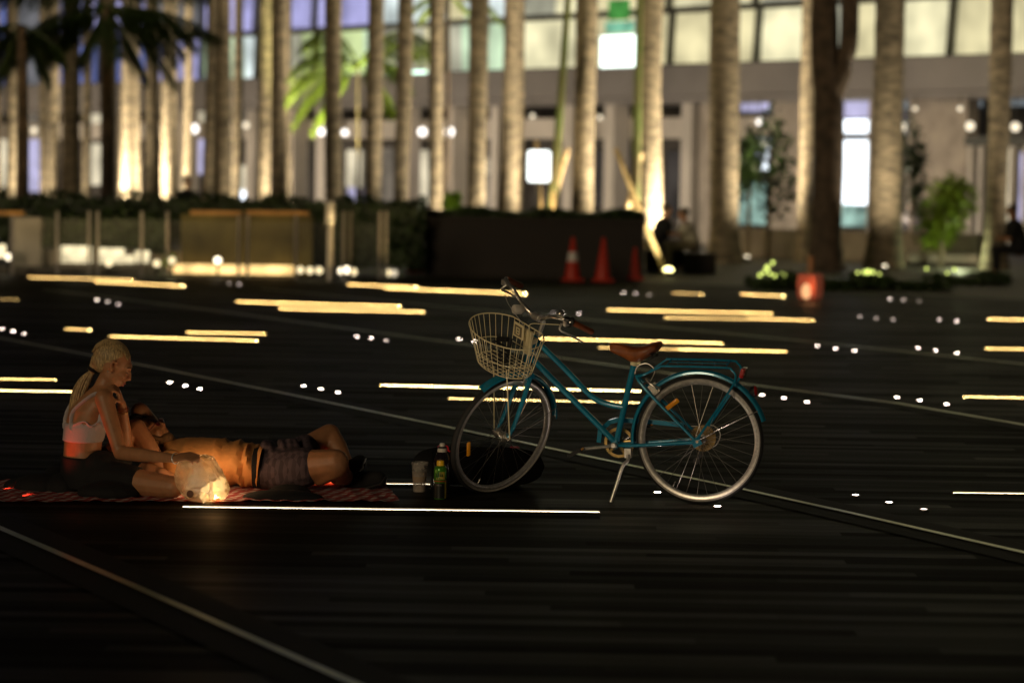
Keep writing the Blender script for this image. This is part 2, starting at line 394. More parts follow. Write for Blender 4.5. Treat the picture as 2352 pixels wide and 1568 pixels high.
trios = [
    ([(1432, 673), (1461, 675), (1491, 678)], (30, 16, 8), 'in the row directly behind the saddle, farthest out'),
    ([(526, 652), (549, 654)], (8, 16), 'in the pair between the two far groups of strips'),
    ([(222, 690), (247, 694), (272, 699)], (30, 16, 16), 'in the trio under the far left strips'),
    ([(5, 757), (30, 762), (55, 768)], (30, 30, 16), 'in the trio at the left edge above the woman'),
    ([(820, 774), (853, 778), (887, 783)], (30, 30, 8), 'in the trio midway between woman and basket'),
    ([(1055, 780), (1090, 786)], (30, 30), 'in the pair at the left side of the basket'),
    ([(390, 880), (425, 888), (459, 895)], (55, 55, 55), 'in the trio right of the woman\'s face'),
    ([(697, 888), (737, 895), (776, 903)], (30, 30, 30), 'in the trio behind the lying man\'s knees'),
    ([(1270, 719), (1292, 720), (1330, 721)], (4, 8, 16), 'in the trio beside the bicycle bell'),
    ([(1877, 796), (1919, 802), (1963, 807)], (30, 30, 30), 'in the trio right of the strip over the rack'),
    ([(2108, 801), (2149, 806), (2198, 812)], (30, 30, 30), 'in the trio left of the middle right-edge strip'),
    ([(1975, 728), (2013, 732), (2052, 735)], (8, 8, 8), 'in the dim trio in front of the planted bed'),
    ([(2157, 735), (2197, 739)], (16, 30), 'in the pair left of the upper right-edge strip'),
    ([(2043, 687), (2076, 690), (2111, 693)], (30, 16, 4), 'in the farthest trio before the planted bed'),
    ([(2060, 914), (2113, 921), (2174, 930)], (30, 30, 30), 'in the trio left of the lower right-edge strip'),
    ([(1750, 909), (1800, 916), (1853, 925)], (30, 30, 30), 'in the trio beside the rear mudguard'),
    ([(1510, 1133), (1578, 1149), (1648, 1165)], (55, 4, 55), 'in the trio under the rear wheel'),
    ([(1965, 1139), (2042, 1156), (2122, 1172)], (30, 16, 4), 'in the sharp trio right of the rear wheel')]
for pts, sts, where in trios:
    nm = ('left', 'middle', 'right') if len(pts) == 3 else ('left', 'right')
    for p, s_, n_ in zip(pts, sts, nm): dot(*p, s_, '%s round white light %s' % (n_, where))
dot(20, 1127, 0, 'pink round light glowing at the left edge of the blanket', M_dotr, .02)
dot(60, 1143, 0, 'pink round light on the blanket nearer the woman', M_dotr, .02)
q_ = [o for o in C.objects if o.name.startswith('round_deck_light')][-1]
lamp('red_glow', 'SPOT', (.03, .10, .06), 3.2, (1, .07, .03), q_, shadow_soft_size=.03, spot_size=radians(60), spot_blend=1.0, aim=V((.215, .10, .27)))
dot(62, 609, 55, 'lone round light before the far left railing', None, .05)
dot(152, 621, 8, 'dim round light below the first glowing patch')

# ------------------------------------------------------------------ BICYCLE
X_ = V((-.96273582, .27031887, -.00821253)); Y_ = V((-.26956304, -.96160715, -.05145351)); Z_ = V((-.02180608, -.04732234, .99864162))
bike = empty('bicycle'); tag(bike, 'teal step-through bicycle with cream wire basket leaning on its kickstand', 'bicycle')
bike.matrix_world = Matrix(((X_.x, Y_.x, Z_.x, 1.0015), (X_.y, Y_.y, Z_.y, 13.6877), (X_.z, Y_.z, Z_.z, 0), (0, 0, 0, 1)))
SA = V((1.0475, 0, .32406)); SAX = V((-.35549, 0, .93468)); SROT = Matrix.Rotation(1.01165, 3, SAX)
def st(p): return SROT @ (V(p) - SA) + SA
class SMB(MB):                                   # built in the straight-ahead frame, then steered
    def build(s, *a, **k):
        s.v = [st(p) for p in s.v]; return MB.build(s, *a, **k)
RW = .332
def wheel(cls, c, name, phase, refl_a, rear):
    rc = V(c); axis = V((0, 1, 0))
    b = cls()
    prof = [(.300, -.011), (.318, -.012), (.3195, -.009), (.312, 0), (.3195, .009), (.318, .012), (.300, .011), (.293, .004), (.293, -.004)]
    n = 96; vs = []; fs = []; k = len(prof)
    for i in range(n):
        a = 2 * pi * i / n
        for (r, y) in prof: vs.append(rc + V((r * cos(a), y, r * sin(a))))
    for i in range(n):
        for j in range(k): fs.append((i * k + j, i * k + (j + 1) % k, ((i + 1) % n) * k + (j + 1) % k, ((i + 1) % n) * k + j))
    b.add(vs, fs); w_ = b.build(name, M_alu, bike)
    t = cls(); t.mi = 0
    pr = [(.316, -.010), (.320, -.0145), (.325, -.017), (.332, -.0155), (.338, -.010), (.341, 0), (.338, .010), (.332, .0155), (.325, .017), (.320, .0145), (.316, .010)]
    vs = []; fs = []; k = len(pr); ms = []
    for i in range(n):
        a = 2 * pi * i / n
        for (r, y) in pr: vs.append(rc + V((r * cos(a), y, r * sin(a))))
    for i in range(n):
        for j in range(k - 1):
            fs.append((i * k + j, i * k + j + 1, ((i + 1) % n) * k + j + 1, ((i + 1) % n) * k + j)); ms.append(1 if j in (0, 1, 8, 9) else 0)
    t.add(vs, fs); t.m = ms; t.build('tyre', [M_tyre, M_wall], w_)
    h = cls(); h.lathe([(.008, -.07), (.008, -.045), (.028, -.036), (.029, -.032), (.014, -.026), (.014, .026), (.029, .032), (.028, .036), (.008, .045), (.008, .07)], rc, 20, axis); h.build('hub', M_chrome, w_)
    for i in range(32):
        side = 1 if i % 2 else -1; a = 2 * pi * i / 32 + phase; da = (.85 if (i // 2) % 2 else -.85)
        p0 = rc + V((.026 * cos(a + da), side * .034, .026 * sin(a + da))); p1 = rc + V((.295 * cos(a), side * .004, .295 * sin(a)))
        s_ = cls(); s_.tube([p0, p1], .0011, 5); s_.build('spoke', M_spoke, w_)
    for a in refl_a:
        q = cls(); p = rc + V((.235 * cos(a), .012, .235 * sin(a))); tt = V((-sin(a), 0, cos(a)))
        q.tube([p - tt * .042, p - tt * .038, p + tt * .038, p + tt * .042], [.008, .0125, .0125, .008], 10, flat=.35, up=(0, 1, 0) if False else V((cos(a), 0, sin(a)))); q.build('wheel_reflector', M_amber, w_)
    vv = cls(); a = -1.05; vv.tube([rc + V((.297 * cos(a), 0, .297 * sin(a))), rc + V((.262 * cos(a), 0, .262 * sin(a)))], .003, 8); vv.build('valve', M_chrome, w_)
    return w_
RH = V((0, 0, .338)); FH = V((1.0894, 0, .34))
wr = wheel(MB, RH, 'wheel', .05, [radians(52)], True)
wf = wheel(SMB, FH, 'wheel', .12, [radians(-3)], False)

# frame
fr = MB()
HT, HB = V((.893, 0, .875)), V((.945, 0, .705))
BB = V((.452, 0, .300)); STT = V((.352, 0, .735))
fr.tube([HT, HB], .019, 16)
fr.tube(spline([(.890, 0, .842), (.74, 0, .703), (.62, 0, .582), (.575, 0, .545), (.53, 0, .522), (.48, 0, .508), (.412, 0, .498)], 6), .0155, 14)
fr.tube([(.915, 0, .748), BB + V((.005, 0, .01))], .0165, 14)
fr.tube([STT, BB], .0165, 14)
fr.cyl(BB - V((0, .036, 0)), BB + V((0, .036, 0)), .022, 20)
for s in (-1, 1):
    fr.tube(spline([(BB.x - .01, s * .022, BB.z - .004), (.33, s * .042, .303), (.02, s * .062, .333)], 6), .0098, 10)
    fr.tube(spline([(.338, s * .016, .672), (.28, s * .04, .60), (.012, s * .062, .345)], 6), .0085, 10)
    fr.box((.004, s * .064, .335), (.05, .006, .045), Matrix.Rotation(.5, 3, 'Y'))
fr.cyl((.30, -.04, .625), (.30, .04, .625), .007); fr.cyl((.335, -.04, .30), (.335, .04, .30), .008)
fr.build('frame', M_teal, bike)
h = MB(); h.lathe([(.021, -.012), (.0235, -.008), (.0235, .006), (.018, .012)], HT + (HT - HB).normalized() * .012, 18, HT - HB); h.build('headset', M_chrome, bike)
h = MB(); h.lathe([(.022, -.008), (.0235, 0), (.021, .01)], HB - (HT - HB).normalized() * .008, 18, HT - HB); h.build('headset', M_chrome, bike)
sp_ = MB(); sp_.tube([STT + V((.012, 0, -.05)), STT + V((-.018, 0, .055))], .0125, 12); sp_.build('seat_post', M_chrome, bike)
cl = MB(); cl.lathe([(.020, -.012), (.021, 0), (.020, .012)], STT, 16, STT - BB); cl.box(STT + V((-.024, 0, .004)), (.02, .022, .018)); cl.build('seat_clamp', M_cream, bike)
# saddle
sd_ = MB(); secs = []
prof = [(.486, .004, .812, .012), (.478, .017, .818, .028), (.458, .022, .822, .040), (.42, .028, .816, .050), (.385, .040, .808, .062), (.350, .056, .802, .070), (.31, .076, .806, .060), (.275, .092, .818, .050), (.245, .100, .828, .040), (.22, .090, .832, .028), (.207, .05, .832, .012)]
for x, wy, z, hz in prof:
    ring = []
    for j in range(24):
        q = 2 * pi * j / 24; yy = cos(q) * wy; zz = sin(q)
        zz = zz * hz if zz < 0 else (zz ** .7) * .020
        if zz < 0: yy *= 1.0
        ring.append(V((x, yy, z + zz)))
    secs.append(ring)
vs = [p for r_ in secs for p in r_]; k = len(secs)
fs = [(i * 24 + j, i * 24 + (j + 1) % 24, (i + 1) * 24 + (j + 1) % 24, (i + 1) * 24 + j) for i in range(k - 1) for j in range(24)]
fs += [tuple(range(23, -1, -1)), tuple((k - 1) * 24 + j for j in range(24))]
sd_.add(vs, fs); sad = sd_.build('saddle', M_leather, bike)
sad.modifiers.new('s', 'SUBSURF').levels = 1; sad.modifiers['s'].render_levels = 2
rl = MB()
for s in (-1, 1):
    rl.tube(spline([(.45, s * .012, .795), (.36, s * .02, .762), (.30, s * .022, .766), (.235, s * .035, .80)], 5), .0035, 8)
    pts = [V((.245 + .011 * cos(t * 2 * pi * 4), s * .055 + .011 * sin(t * 2 * pi * 4), .765 + .05 * t)) for t in [i / 48 for i in range(49)]]
    rl.tube(pts, .0022, 6)
rl.build('saddle_spring', M_black, sad)

def fender(cls, c, a0, a1, r, name, wd=.027, side=None):
    b = cls(); n = 48; vs = []; fs = []
    cr = [(-wd, -.014), (-wd * .92, -.004), (-wd * .5, .004), (0, .0065), (wd * .5, .004), (wd * .92, -.004), (wd, -.014)]
    k = len(cr)
    for off in (0, -.0016):
        for i in range(n + 1):
            a = a0 + (a1 - a0) * i / n
            for (y, dr) in cr: vs.append(V(c) + V(((r + dr + off) * cos(a), y * (1 if off == 0 else .96), (r + dr + off) * sin(a))))
    m = (n + 1) * k
    for i in range(n):
        for j in range(k - 1):
            fs.append((i * k + j, i * k + j + 1, (i + 1) * k + j + 1, (i + 1) * k + j)); fs.append((m + i * k + j + 1, m + i * k + j, m + (i + 1) * k + j, m + (i + 1) * k + j + 1))
    for i in range(n): fs.append((i * k, (i + 1) * k, m + (i + 1) * k, m + i * k)); fs.append((i * k + k - 1, m + i * k + k - 1, m + (i + 1) * k + k - 1, (i + 1) * k + k - 1))
    b.add(vs, fs); return b.build(name, M_teal, bike)
mg = fender(MB, RH, radians(-6), radians(162), .366, 'mudguard')
mf = fender(SMB, FH, radians(62), radians(178), .366, 'mudguard')
b = MB()
for s in (-1, 1): b.tube([V((-.005, s * .066, .345)), V((-.315, s * .03, .505))], .0022, 6)
b.build('mudguard_stay', M_chrome, mg)
b = SMB()
for s in (-1, 1): b.tube([V((1.085, s * .055, .345)), V((.735, s * .03, .425))], .0022, 6)
b.build('mudguard_stay', M_chrome, mf)
# fork (steered)
b = SMB(); b.tube([(.950, 0, .685), (.955, 0, .66)], .019, 14); b.box((.957, 0, .672), (.045, .10, .026))
for s in (-1, 1): b.tube(spline([(.955, s * .042, .675), (.99, s * .046, .57), (1.035, s * .048, .45), (1.060, s * .050, .39), (1.088, s * .052, .345)], 5), [.0135] * 10 + [.012] * 6 + [.009] * 5, 10)
b.build('fork', M_teal, bike)
b = SMB()
for s in (-1, 1): b.lathe([(.012, 0), (.012, .008), (.008, .012), (.008, .016)], V((1.0894, s * .056 if s > 0 else -.07, .34)), 10, V((0, 1, 0)))
b.build('axle_nut', M_chrome, bike)
# stem and handlebar
b = SMB(); ax = SAX
b.tube([V((.885, 0, .875)), V((.885, 0, .875)) + ax * .085], .0125, 14)
b.tube(spline([V((.885, 0, .875)) + ax * .075, V((.872, 0, .985)), V((.905, 0, .995))], 5), .0145, 12); b.cyl((.905, -.024, .995), (.905, .024, .995), .021, 16)
b.build('stem', M_alu, bike)
hb = SMB(); hp = []
half = [(.905, .0, .995), (.908, .04, 1.0), (.925, .09, 1.03), (.942, .15, 1.068), (.935, .21, 1.082), (.905, .262, 1.080), (.85, .28, 1.045), (.77, .292, .995)]
pts = [(x, -y, z) for x, y, z in reversed(half[1:])] + half
pts = [(x + (.01 if y < -.1 else 0), y, z + (.035 if y < -.1 else 0)) for x, y, z in pts]
hb.tube(spline(pts, 5), .0112, 12); hbo = hb.build('handlebar', M_chrome, bike)
for s in (-1, 1):
    dz = .035 if s < 0 else 0; dx_ = .01 if s < 0 else 0
    g = SMB(); g.tube([(.893 + dx_, s * .268, 1.072 + dz), (.887 + dx_, s * .270, 1.068 + dz), (.84 + dx_, s * .281, 1.039 + dz), (.775 + dx_, s * .292, .998 + dz), (.768 + dx_, s * .293, .994 + dz)], [.014, .017, .0155, .0175, .015], 14); g.build('grip', M_grip, bike)
    l = SMB(); l.box((.92 + dx_, s * .255, 1.068 + dz), (.03, .02, .03)); l.tube(spline([(.935, s * .235, 1.06 + dz), (.955, s * .25, 1.035 + dz), (.91, s * .268, 1.005 + dz), (.86, s * .282, .972 + dz), (.825, s * .284, .945 + dz)], 5), .0062, 8, flat=.6); l.build('brake_lever', M_alu, bike)
    c_ = SMB(); c_.tube(spline([(.945, s * .232, 1.055), (.985, s * .15, 1.035), (.995, s * .06, 1.0), (.965, s * .015, .93), (.945, s * .01, .80), (.955, s * .005, .69)], 6), .0022, 6); c_.build('brake_cable', M_cream if s > 0 else M_alu, bike)
sh = SMB(); sh.lathe([(.019, -.014), (.021, 0), (.019, .014)], (.912, .252, 1.08), 16, V((-.3, .5, 0))); sh.lathe([(.03, -.002), (.031, .002)], (.894, .262, 1.068), 18, V((-.8, .35, -.4))); sh.build('gear_shifter', M_black, bike)
be = SMB(); be.lathe([(.0, .018), (.012, .016), (.019, .009), (.021, .0), (.018, -.004)][::-1], (.93, .215, 1.108), 18, V((.1, -.1, 1))); be.cyl((.93, .215, 1.085), (.93, .215, 1.106), .005); be.build('bell', M_chrome, bike)
hl = SMB(); hl.lathe([(.018, -.04), (.024, -.03), (.026, .01), (.022, .016)], (.975, -.09, 1.02), 18, V((1, -.2, .2))); hl.build('front_lamp', M_white, bike)
# basket
CB = V((1.108, 0, .962)); CT = (.165, .239); CBo = V((1.105, 0, .765)); BT = (.120, .180)
def bk(a, t, bx=0):                             # t 0 rim .. 1 bottom
    x = cos(a); y = sin(a)
    x = max(x, -.86)                            # flat against the stem
    rx = CT[0] + (BT[0] - CT[0]) * t; ry = CT[1] + (BT[1] - CT[1]) * t
    return CB.lerp(CBo, t) + V((rx * x, ry * y, 0))
bs = SMB(); N_ = 72
bs.tube([bk(2 * pi * i / N_, 0) for i in range(N_)], .0034, 8, closed=True)
bs.tube([bk(2 * pi * i / N_, .62) for i in range(N_)], .0021, 6, closed=True)
bs.tube([bk(2 * pi * i / N_, 1) for i in range(N_)], .0019, 6, closed=True)
for i in range(34):
    a = 2 * pi * (i + .5) / 34; bs.tube([bk(a, 0), bk(a, .96), bk(a, 1) + (CBo - bk(a, 1)) * .05], .0017, 6)
for i in range(-4, 5):
    x = i * .026; q = math.sqrt(max(0, 1 - (x / BT[0]) ** 2)) * BT[1]; bs.tube([CBo + V((x, -q, 0)), CBo + V((x, q, 0))], .0016, 5)
for i in range(-5, 6):
    y = i * .032; q = math.sqrt(max(0, 1 - (y / BT[1]) ** 2)) * BT[0]; bs.tube([CBo + V((max(-q, -.1), y, .003)), CBo + V((q, y, .003))], .0016, 5)
bsk = bs.build('basket', M_cream, bike)
for s in (-1, 1):
    b = SMB(); b.tube([CBo + V((.03, s * .055, 0)), V((1.0894, s * .068, .335))], .0036, 8); b.build('basket_strut', M_cream, bsk)
b = SMB(); b.box((.955, 0, .86), (.012, .06, .14)); b.box((.93, 0, .86), (.05, .03, .03)); b.build('basket_bracket', M_cream, bsk)
b = SMB(); RB = Matrix.Identity(3)
b.box((.985, -.045, .915), (.006, .085, .085)); pl = b.build('badge', M_cream, bsk, bevel=.006)
b = SMB()
for (y, z, sy, sz) in [(-.045, .915, .058, .058)]: b.box((.989, y, z), (.003, sy, sz))
b.build('badge_field', mat('badge_grey', (.22, .19, .12), .5), pl)
b = SMB(); b.box((.9915, -.045, .932), (.002, .030, .007)); b.box((.9915, -.057, .915), (.002, .007, .040)); b.box((.9915, -.033, .918), (.002, .007, .034)); b.box((.9915, -.045, .914), (.002, .03, .006)); b.box((.9915, -.045, .898), (.002, .026, .007)); b.build('badge_emblem', M_cream, pl)
# drivetrain
cr = MB(); cc = BB + V((-.005, -.052, 0)); teeth = []
for i in range(88): r_ = .084 if i % 2 else .079; teeth.append((r_ * cos(2 * pi * i / 88), r_ * sin(2 * pi * i / 88)))
inner = [(.066 * cos(2 * pi * i / 88), .066 * sin(2 * pi * i / 88)) for i in range(88)]
vs = [cc + V((x, y, z)) for y in (-.0015, .0015) for ring in (teeth, inner) for (x, z) in ring]; fs = []
for i in range(88):
    j = (i + 1) % 88; fs += [(i, j, 88 + j, 88 + i), (176 + i, 264 + i, 264 + j, 176 + j), (i, 176 + i, 176 + j, j), (88 + i, 88 + j, 264 + j, 264 + i)]
cr.add(vs, fs)
for i in range(5):
    a = 2 * pi * i / 5 + .5; cr.tube([cc, cc + V((.068 * cos(a), 0, .068 * sin(a)))], [.014, .008], 8, flat=.3, up=(0, 0, 1) if abs(cos(a)) > .5 else (1, 0, 0))
cr.build('chainring', M_brass, bike)
ch = MB()
for (z1, z0) in ((.082, .045), (-.082, -.045)):
    ch.tube([cc + V((0, 0, z1)), V((.0, -.052, .338 + z0))], .0035, 6, flat=.6)
ch.build('chain', mat('chain_steel', (.22, .18, .12), .4, .9), bike)
cg = MB(); cgp = [V((.56, 0, .30)), V((.553, 0, .36)), V((.50, 0, .408)), V((.46, 0, .42)), V((.30, 0, .418)), V((.10, 0, .405))]
for i in range(len(cgp) - 1):
    a_, c_ = cgp[i], cgp[i + 1]; d = (c_ - a_); cg.box((a_ + c_) / 2 + V((0, -.066, 0)), (d.length + .008, .022, .024), Matrix.Rotation(-math.atan2(d.z, d.x), 3, 'Y'))
cg.build('chain_guard', M_teal, bike)
ck = MB(); ck.tube(spline([BB + V((0, .05, 0)), BB + V((.05, .062, -.008)), BB + V((.165, .070, -.022))], 5), .0115, 10, flat=.8); ck.lathe([(.016, -.01), (.017, .008), (.012, .014)], BB + V((0, .052, 0)), 16, V((0, 1, 0))); cko = ck.build('crank', M_alu, bike)
c2 = MB(); c2.tube(spline([BB + V((0, -.062, 0)), BB + V((-.05, -.072, .03)), BB + V((-.125, -.078, .085))], 5), .0085, 10, flat=.7); cko2 = c2.build('crank', M_chrome, bike)
def pedal(c, t, parent):
    Rm = Matrix.Rotation(t, 3, 'Y'); b = MB(); b.cyl(V(c) - V((0, .005, 0)), V(c) + V((0, .10, 0)) * (1 if c[1] > 0 else -1), .006, 10)
    s = 1 if c[1] > 0 else -1
    for dx in (-.032, .032): b.box(V(c) + Rm @ V((dx, s * .055, 0)), (.014, .09, .02), Rm)
    for dy in (.014, .096): b.box(V(c) + Rm @ V((0, s * dy, 0)), (.062, .012, .018), Rm)
    p = b.build('pedal', M_rubber, parent)
    q = MB(); q.box(V(c) + Rm @ V((-.04, s * .055, 0)), (.003, .05, .012), Rm); q.build('pedal_reflector', M_amber, p)
pedal(BB + V((.185, .078, -.03)), .5, cko); pedal(BB + V((-.125, -.082, .085)), .2, cko2)
ks = MB(); ks.box((.375, .045, .262), (.035, .03, .05)); ks.tube(spline([(.372, .062, .255), (.372, .075, .225), (.395, .095, .195), (.425, .12, .09), (.452, .145, -.005)], 5), .0095, 10); kso = ks.build('kickstand', M_alu, bike)
b = MB(); b.tube([(.447, .141, .012), (.455, .148, -.018)], .012, 10); b.build('rubber_foot', M_rubber, kso)
cs = MB(); 
for i in range(7): cs.lathe([(.036 - .0026 * i, 0), (.036 - .0026 * i, .002)], RH + V((0, -.060 + .0042 * i, 0)), 26, V((0, 1, 0)))
cs.build('sprocket', M_brass, bike)
b = MB(); b.lathe([(.03, 0), (.068, .001), (.07, .002), (.03, .003)], RH + V((-.01, -.038, .004)), 40, V((0, 1, 0))); b.build('spoke_guard', M_disc, bike)
dr = MB(); dr.box((.005, -.078, .275), (.022, .012, .07)); dr.lathe([(.018, -.004), (.018, .004)], (.0, -.06, .255), 16, V((0, 1, 0))); dr.lathe([(.018, -.004), (.018, .004)], (.03, -.06, .215), 16, V((0, 1, 0))); dr.tube([(.0, -.066, .255), (.03, -.066, .215)], .006); dr.build('derailleur', M_black, bike)
b = MB(); b.tube(spline([(-.015, -.075, .28), (-.07, -.08, .30), (-.095, -.075, .36), (-.06, -.07, .405), (.0, -.07, .40), (.08, -.06, .40)], 6), .0026, 8); b.build('gear_cable', M_white, bike)
bk_ = MB(); bk_.box((.245, .032, .605), (.03, .012, .05), Matrix.Rotation(.7, 3, 'Y')); bk_.box((.245, -.032, .605), (.03, .012, .05), Matrix.Rotation(.7, 3, 'Y')); bk_.tube(spline([(.20, .034, .61), (.25, .045, .63), (.285, .02, .655), (.27, -.03, .64)], 4), .005); bk_.box((.228, .026, .585), (.05, .01, .014), Matrix.Rotation(.7, 3, 'Y')); bk_.build('rear_brake', M_chrome, bike)
b = MB(); b.tube(spline([(.262, 0, .645), (.24, .01, .70), (.28, .01, .735), (.33, .012, .72), (.345, .015, .68)], 6), .0022, 6); b.build('brake_cable', M_alu, bike)
b = SMB(); b.box((.985, .032, .652), (.012, .01, .06)); b.box((.985, -.032, .652), (.012, .01, .06)); b.tube(spline([(.985, .034, .685), (.99, .0, .70), (.985, -.034, .685)], 4), .004); b.build('front_brake', M_chrome, bike)
# rack
rk = MB()
for s in (-1, 1):
    y = s * .074; zo = -s * .010
    rk.tube(spline([(.335, s * .02, .668), (.29, y * .7, .68), (.20, y, .735 + zo), (.165, y, .742 + zo), (-.14, y, .742 + zo), (-.185, y, .73 + zo), (-.205, y, .69 + zo), (-.165, s * .070, .60), (.0, s * .068, .352)], 5), .0062, 8)
rk.tube([(.165, -.072, .752), (.165, .072, .732)], .0045, 8); rk.tube([(-.15, -.072, .752), (-.15, .072, .732)], .0045, 8)
for i in range(5):
    x = -.13 + i * .066; rk.tube([(x, -.072, .752), (x - .03, .072, .732)], .0022, 6)
rk.tube([(.165, 0, .744), (-.15, 0, .744)], .0024, 6)
rk.build('luggage_rack', M_teal, bike)
b = MB(); b.box((-.232, 0, .70), (.022, .095, .05), Matrix.Rotation(-.25, 3, 'Y')); b.build('rear_reflector', M_redref, bike, bevel=.004)
b = MB(); b.lathe([(.012, 0), (.026, .012), (.03, .03), (.03, .034)], V((-.262, 0, .60)), 18, V((-.95, 0, .15))); tl = b.build('tail_lamp', M_black, bike)
b = MB(); b.lathe([(.03, .034), (.024, .042), (.01, .045)], V((-.262, 0, .60)), 18, V((-.95, 0, .15))); b.build('lamp_lens', M_redref, tl)
# coiled lock lying in the basket
BM = bike.matrix_world
lk = empty('cable_lock', (0, 0, 0), 0, 'black coiled cable lock lying in the bicycle basket', 'lock')
def bw(p): return BM @ st(p)
b = MB(); cpts = []
for i in range(150):
    a = i / 150 * 2 * pi * 6; cpts.append(bw(V((1.13 + .050 * cos(a), -.02 + .045 * sin(a) + .02 * (i / 150), .752 + .14 * (i / 150) + .03 * cos(a)))))
b.tube(cpts, .0055, 6); b.build('cable', M_black, lk)
b = MB(); b.tube([bw(V((1.12, -.05, .90))), bw(V((1.12, .03, .93)))], .014, 10); b.tube([bw(V((1.10, .03, .93))), bw(V((1.12, .04, .86)))], .011, 10); b.build('lock_body', M_rubber, lk)

# ------------------------------------------------------------------ blanket
def blanket():
    b = MB(); nx, ny = 90, 16
    fl, frr = gp(-60, 1157), gp(916, 1156); bl_, br = gp(-60, 1108), gp(884, 1114)
    vs = []
    for j in range(ny + 1):
        for i in range(nx + 1):
            u, v = i / nx, j / ny; p = fl.lerp(frr, u).lerp(bl_.lerp(br, u), v)
            z = .014 + .005 * sin(u * 60 + v * 9) * sin(v * 7 + u * 13) + .004 * sin(u * 140 + 3 * v)
            if u > .9: z += .012 * max(0, sin(v * 11 + u * 30)) * (u - .9) * 10
            vs.append(V((p.x + .01 * sin(v * 14), p.y + .012 * sin(u * 31), max(z, .012))))
    fs = [(j * (nx + 1) + i, j * (nx + 1) + i + 1, (j + 1) * (nx + 1) + i + 1, (j + 1) * (nx + 1) + i) for j in range(ny) for i in range(nx)]
    b.add(vs, fs); o = b.build('picnic_blanket', M_blanket)
    tag(o, 'red and white gingham blanket spread on the deck under the couple', 'blanket')
blanket()
# emissive patch on the blanket painting the strip's glow under the man's knees
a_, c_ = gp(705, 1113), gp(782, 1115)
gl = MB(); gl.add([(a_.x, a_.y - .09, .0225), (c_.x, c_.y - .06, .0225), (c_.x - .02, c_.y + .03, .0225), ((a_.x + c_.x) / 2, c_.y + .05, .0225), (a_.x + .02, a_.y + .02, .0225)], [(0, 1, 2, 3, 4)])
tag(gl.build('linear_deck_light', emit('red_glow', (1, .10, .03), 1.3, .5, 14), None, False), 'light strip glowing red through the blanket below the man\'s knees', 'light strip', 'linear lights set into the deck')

# ------------------------------------------------------------------ PEOPLE
def frame_of(face, up):
    f_ = V(face).normalized(); l = V(up).cross(f_).normalized(); u = f_.cross(l); return f_, l, u   # l = left of the head
def head_parts(b, c, face, up, k=1.0):
    f_, l, u = frame_of(face, up); Mx = Matrix((f_, l, u)).transposed()
    P = lambda x, y, z: V(c) + (f_ * x + l * y + u * z) * k
    E = lambda x, y, z, r: b.ell(P(x, y, z), tuple(q * k for q in r), Mx)
    E(-.015, 0, .025, (.092, .073, .088)); E(.02, 0, -.02, (.066, .060, .085)); E(.035, 0, -.065, (.045, .046, .045)); E(.058, 0, -.088, (.022, .024, .018))
    E(.070, 0, .03, (.018, .05, .03))
    b.tube([P(.080, 0, .022), P(.094, 0, .004), P(.106, 0, -.018), P(.088, 0, -.030)], [.008 * k, .010 * k, .012 * k, .009 * k], 8)
    for s in (-1, 1):
        b.ell(P(.092, s * .011, -.024), (.009 * k, .007 * k, .007 * k), Mx); E(.062, s * .036, -.018, (.022, .02, .02))
        b.ell(P(.073, s * .03, .008), (.012 * k, .013 * k, .010 * k), Mx)
        b.tube([P(.084, s * .014, .026), P(.080, s * .034, .030), P(.064, s * .052, .024)], .007 * k, 6)
        b.tube([P(.010, s * .076, .010), P(.006, s * .088, .026), P(-.008, s * .093, .030), P(-.014, s * .093, .008), P(-.004, s * .086, -.016), P(.006, s * .078, -.030)], [.007 * k, .0085 * k, .0085 * k, .0085 * k, .0075 * k, .006 * k], 8)
    b.tube([P(.082, -.02, -.050), P(.091, 0, -.047), P(.082, .02, -.050)], .0075 * k, 8); b.tube([P(.078, -.018, -.061), P(.087, 0, -.062), P(.078, .018, -.061)], .008 * k, 8)
    return P, Mx
def hand(b, wrist, d, n, curl=.5, k=1.0, thumb=1):
    """palm along d, back of hand along n; fingers curl away from n"""
    d = V(d).normalized(); n = (V(n) - d * d.dot(V(n))).normalized(); s = d.cross(n)
    W = V(wrist)
    b.loft([(W, s * .026 * k, n * .018 * k), (W + d * .03 * k, s * .036 * k, n * .016 * k), (W + d * .075 * k, s * .040 * k, n * .014 * k), (W + d * .09 * k, s * .036 * k, n * .010 * k)], 12)
    for i, (L, o) in enumerate(((.066, -.030), (.076, -.010), (.071, .010), (.056, .029))):
        p = W + d * .082 * k + s * o * k; a = 0
        for seg in range(3):
            a += curl * (.7 + .25 * seg + .06 * i); q = p + (d * cos(a) - n * sin(a)) * (L * (.45, .32, .25)[seg]) * k
            b.cap(p, (.0088 - .0009 * seg) * k, q, (.0082 - .0009 * seg) * k, 8); p = q
    p = W + d * .025 * k - s * .030 * k * thumb
    for seg in range(2):
        q = p + (d * .75 - s * thumb * (.5 - .4 * seg) - n * (.25 + curl * .35)).normalized() * .033 * k; b.cap(p, .011 * k, q, .0095 * k, 8); p = q

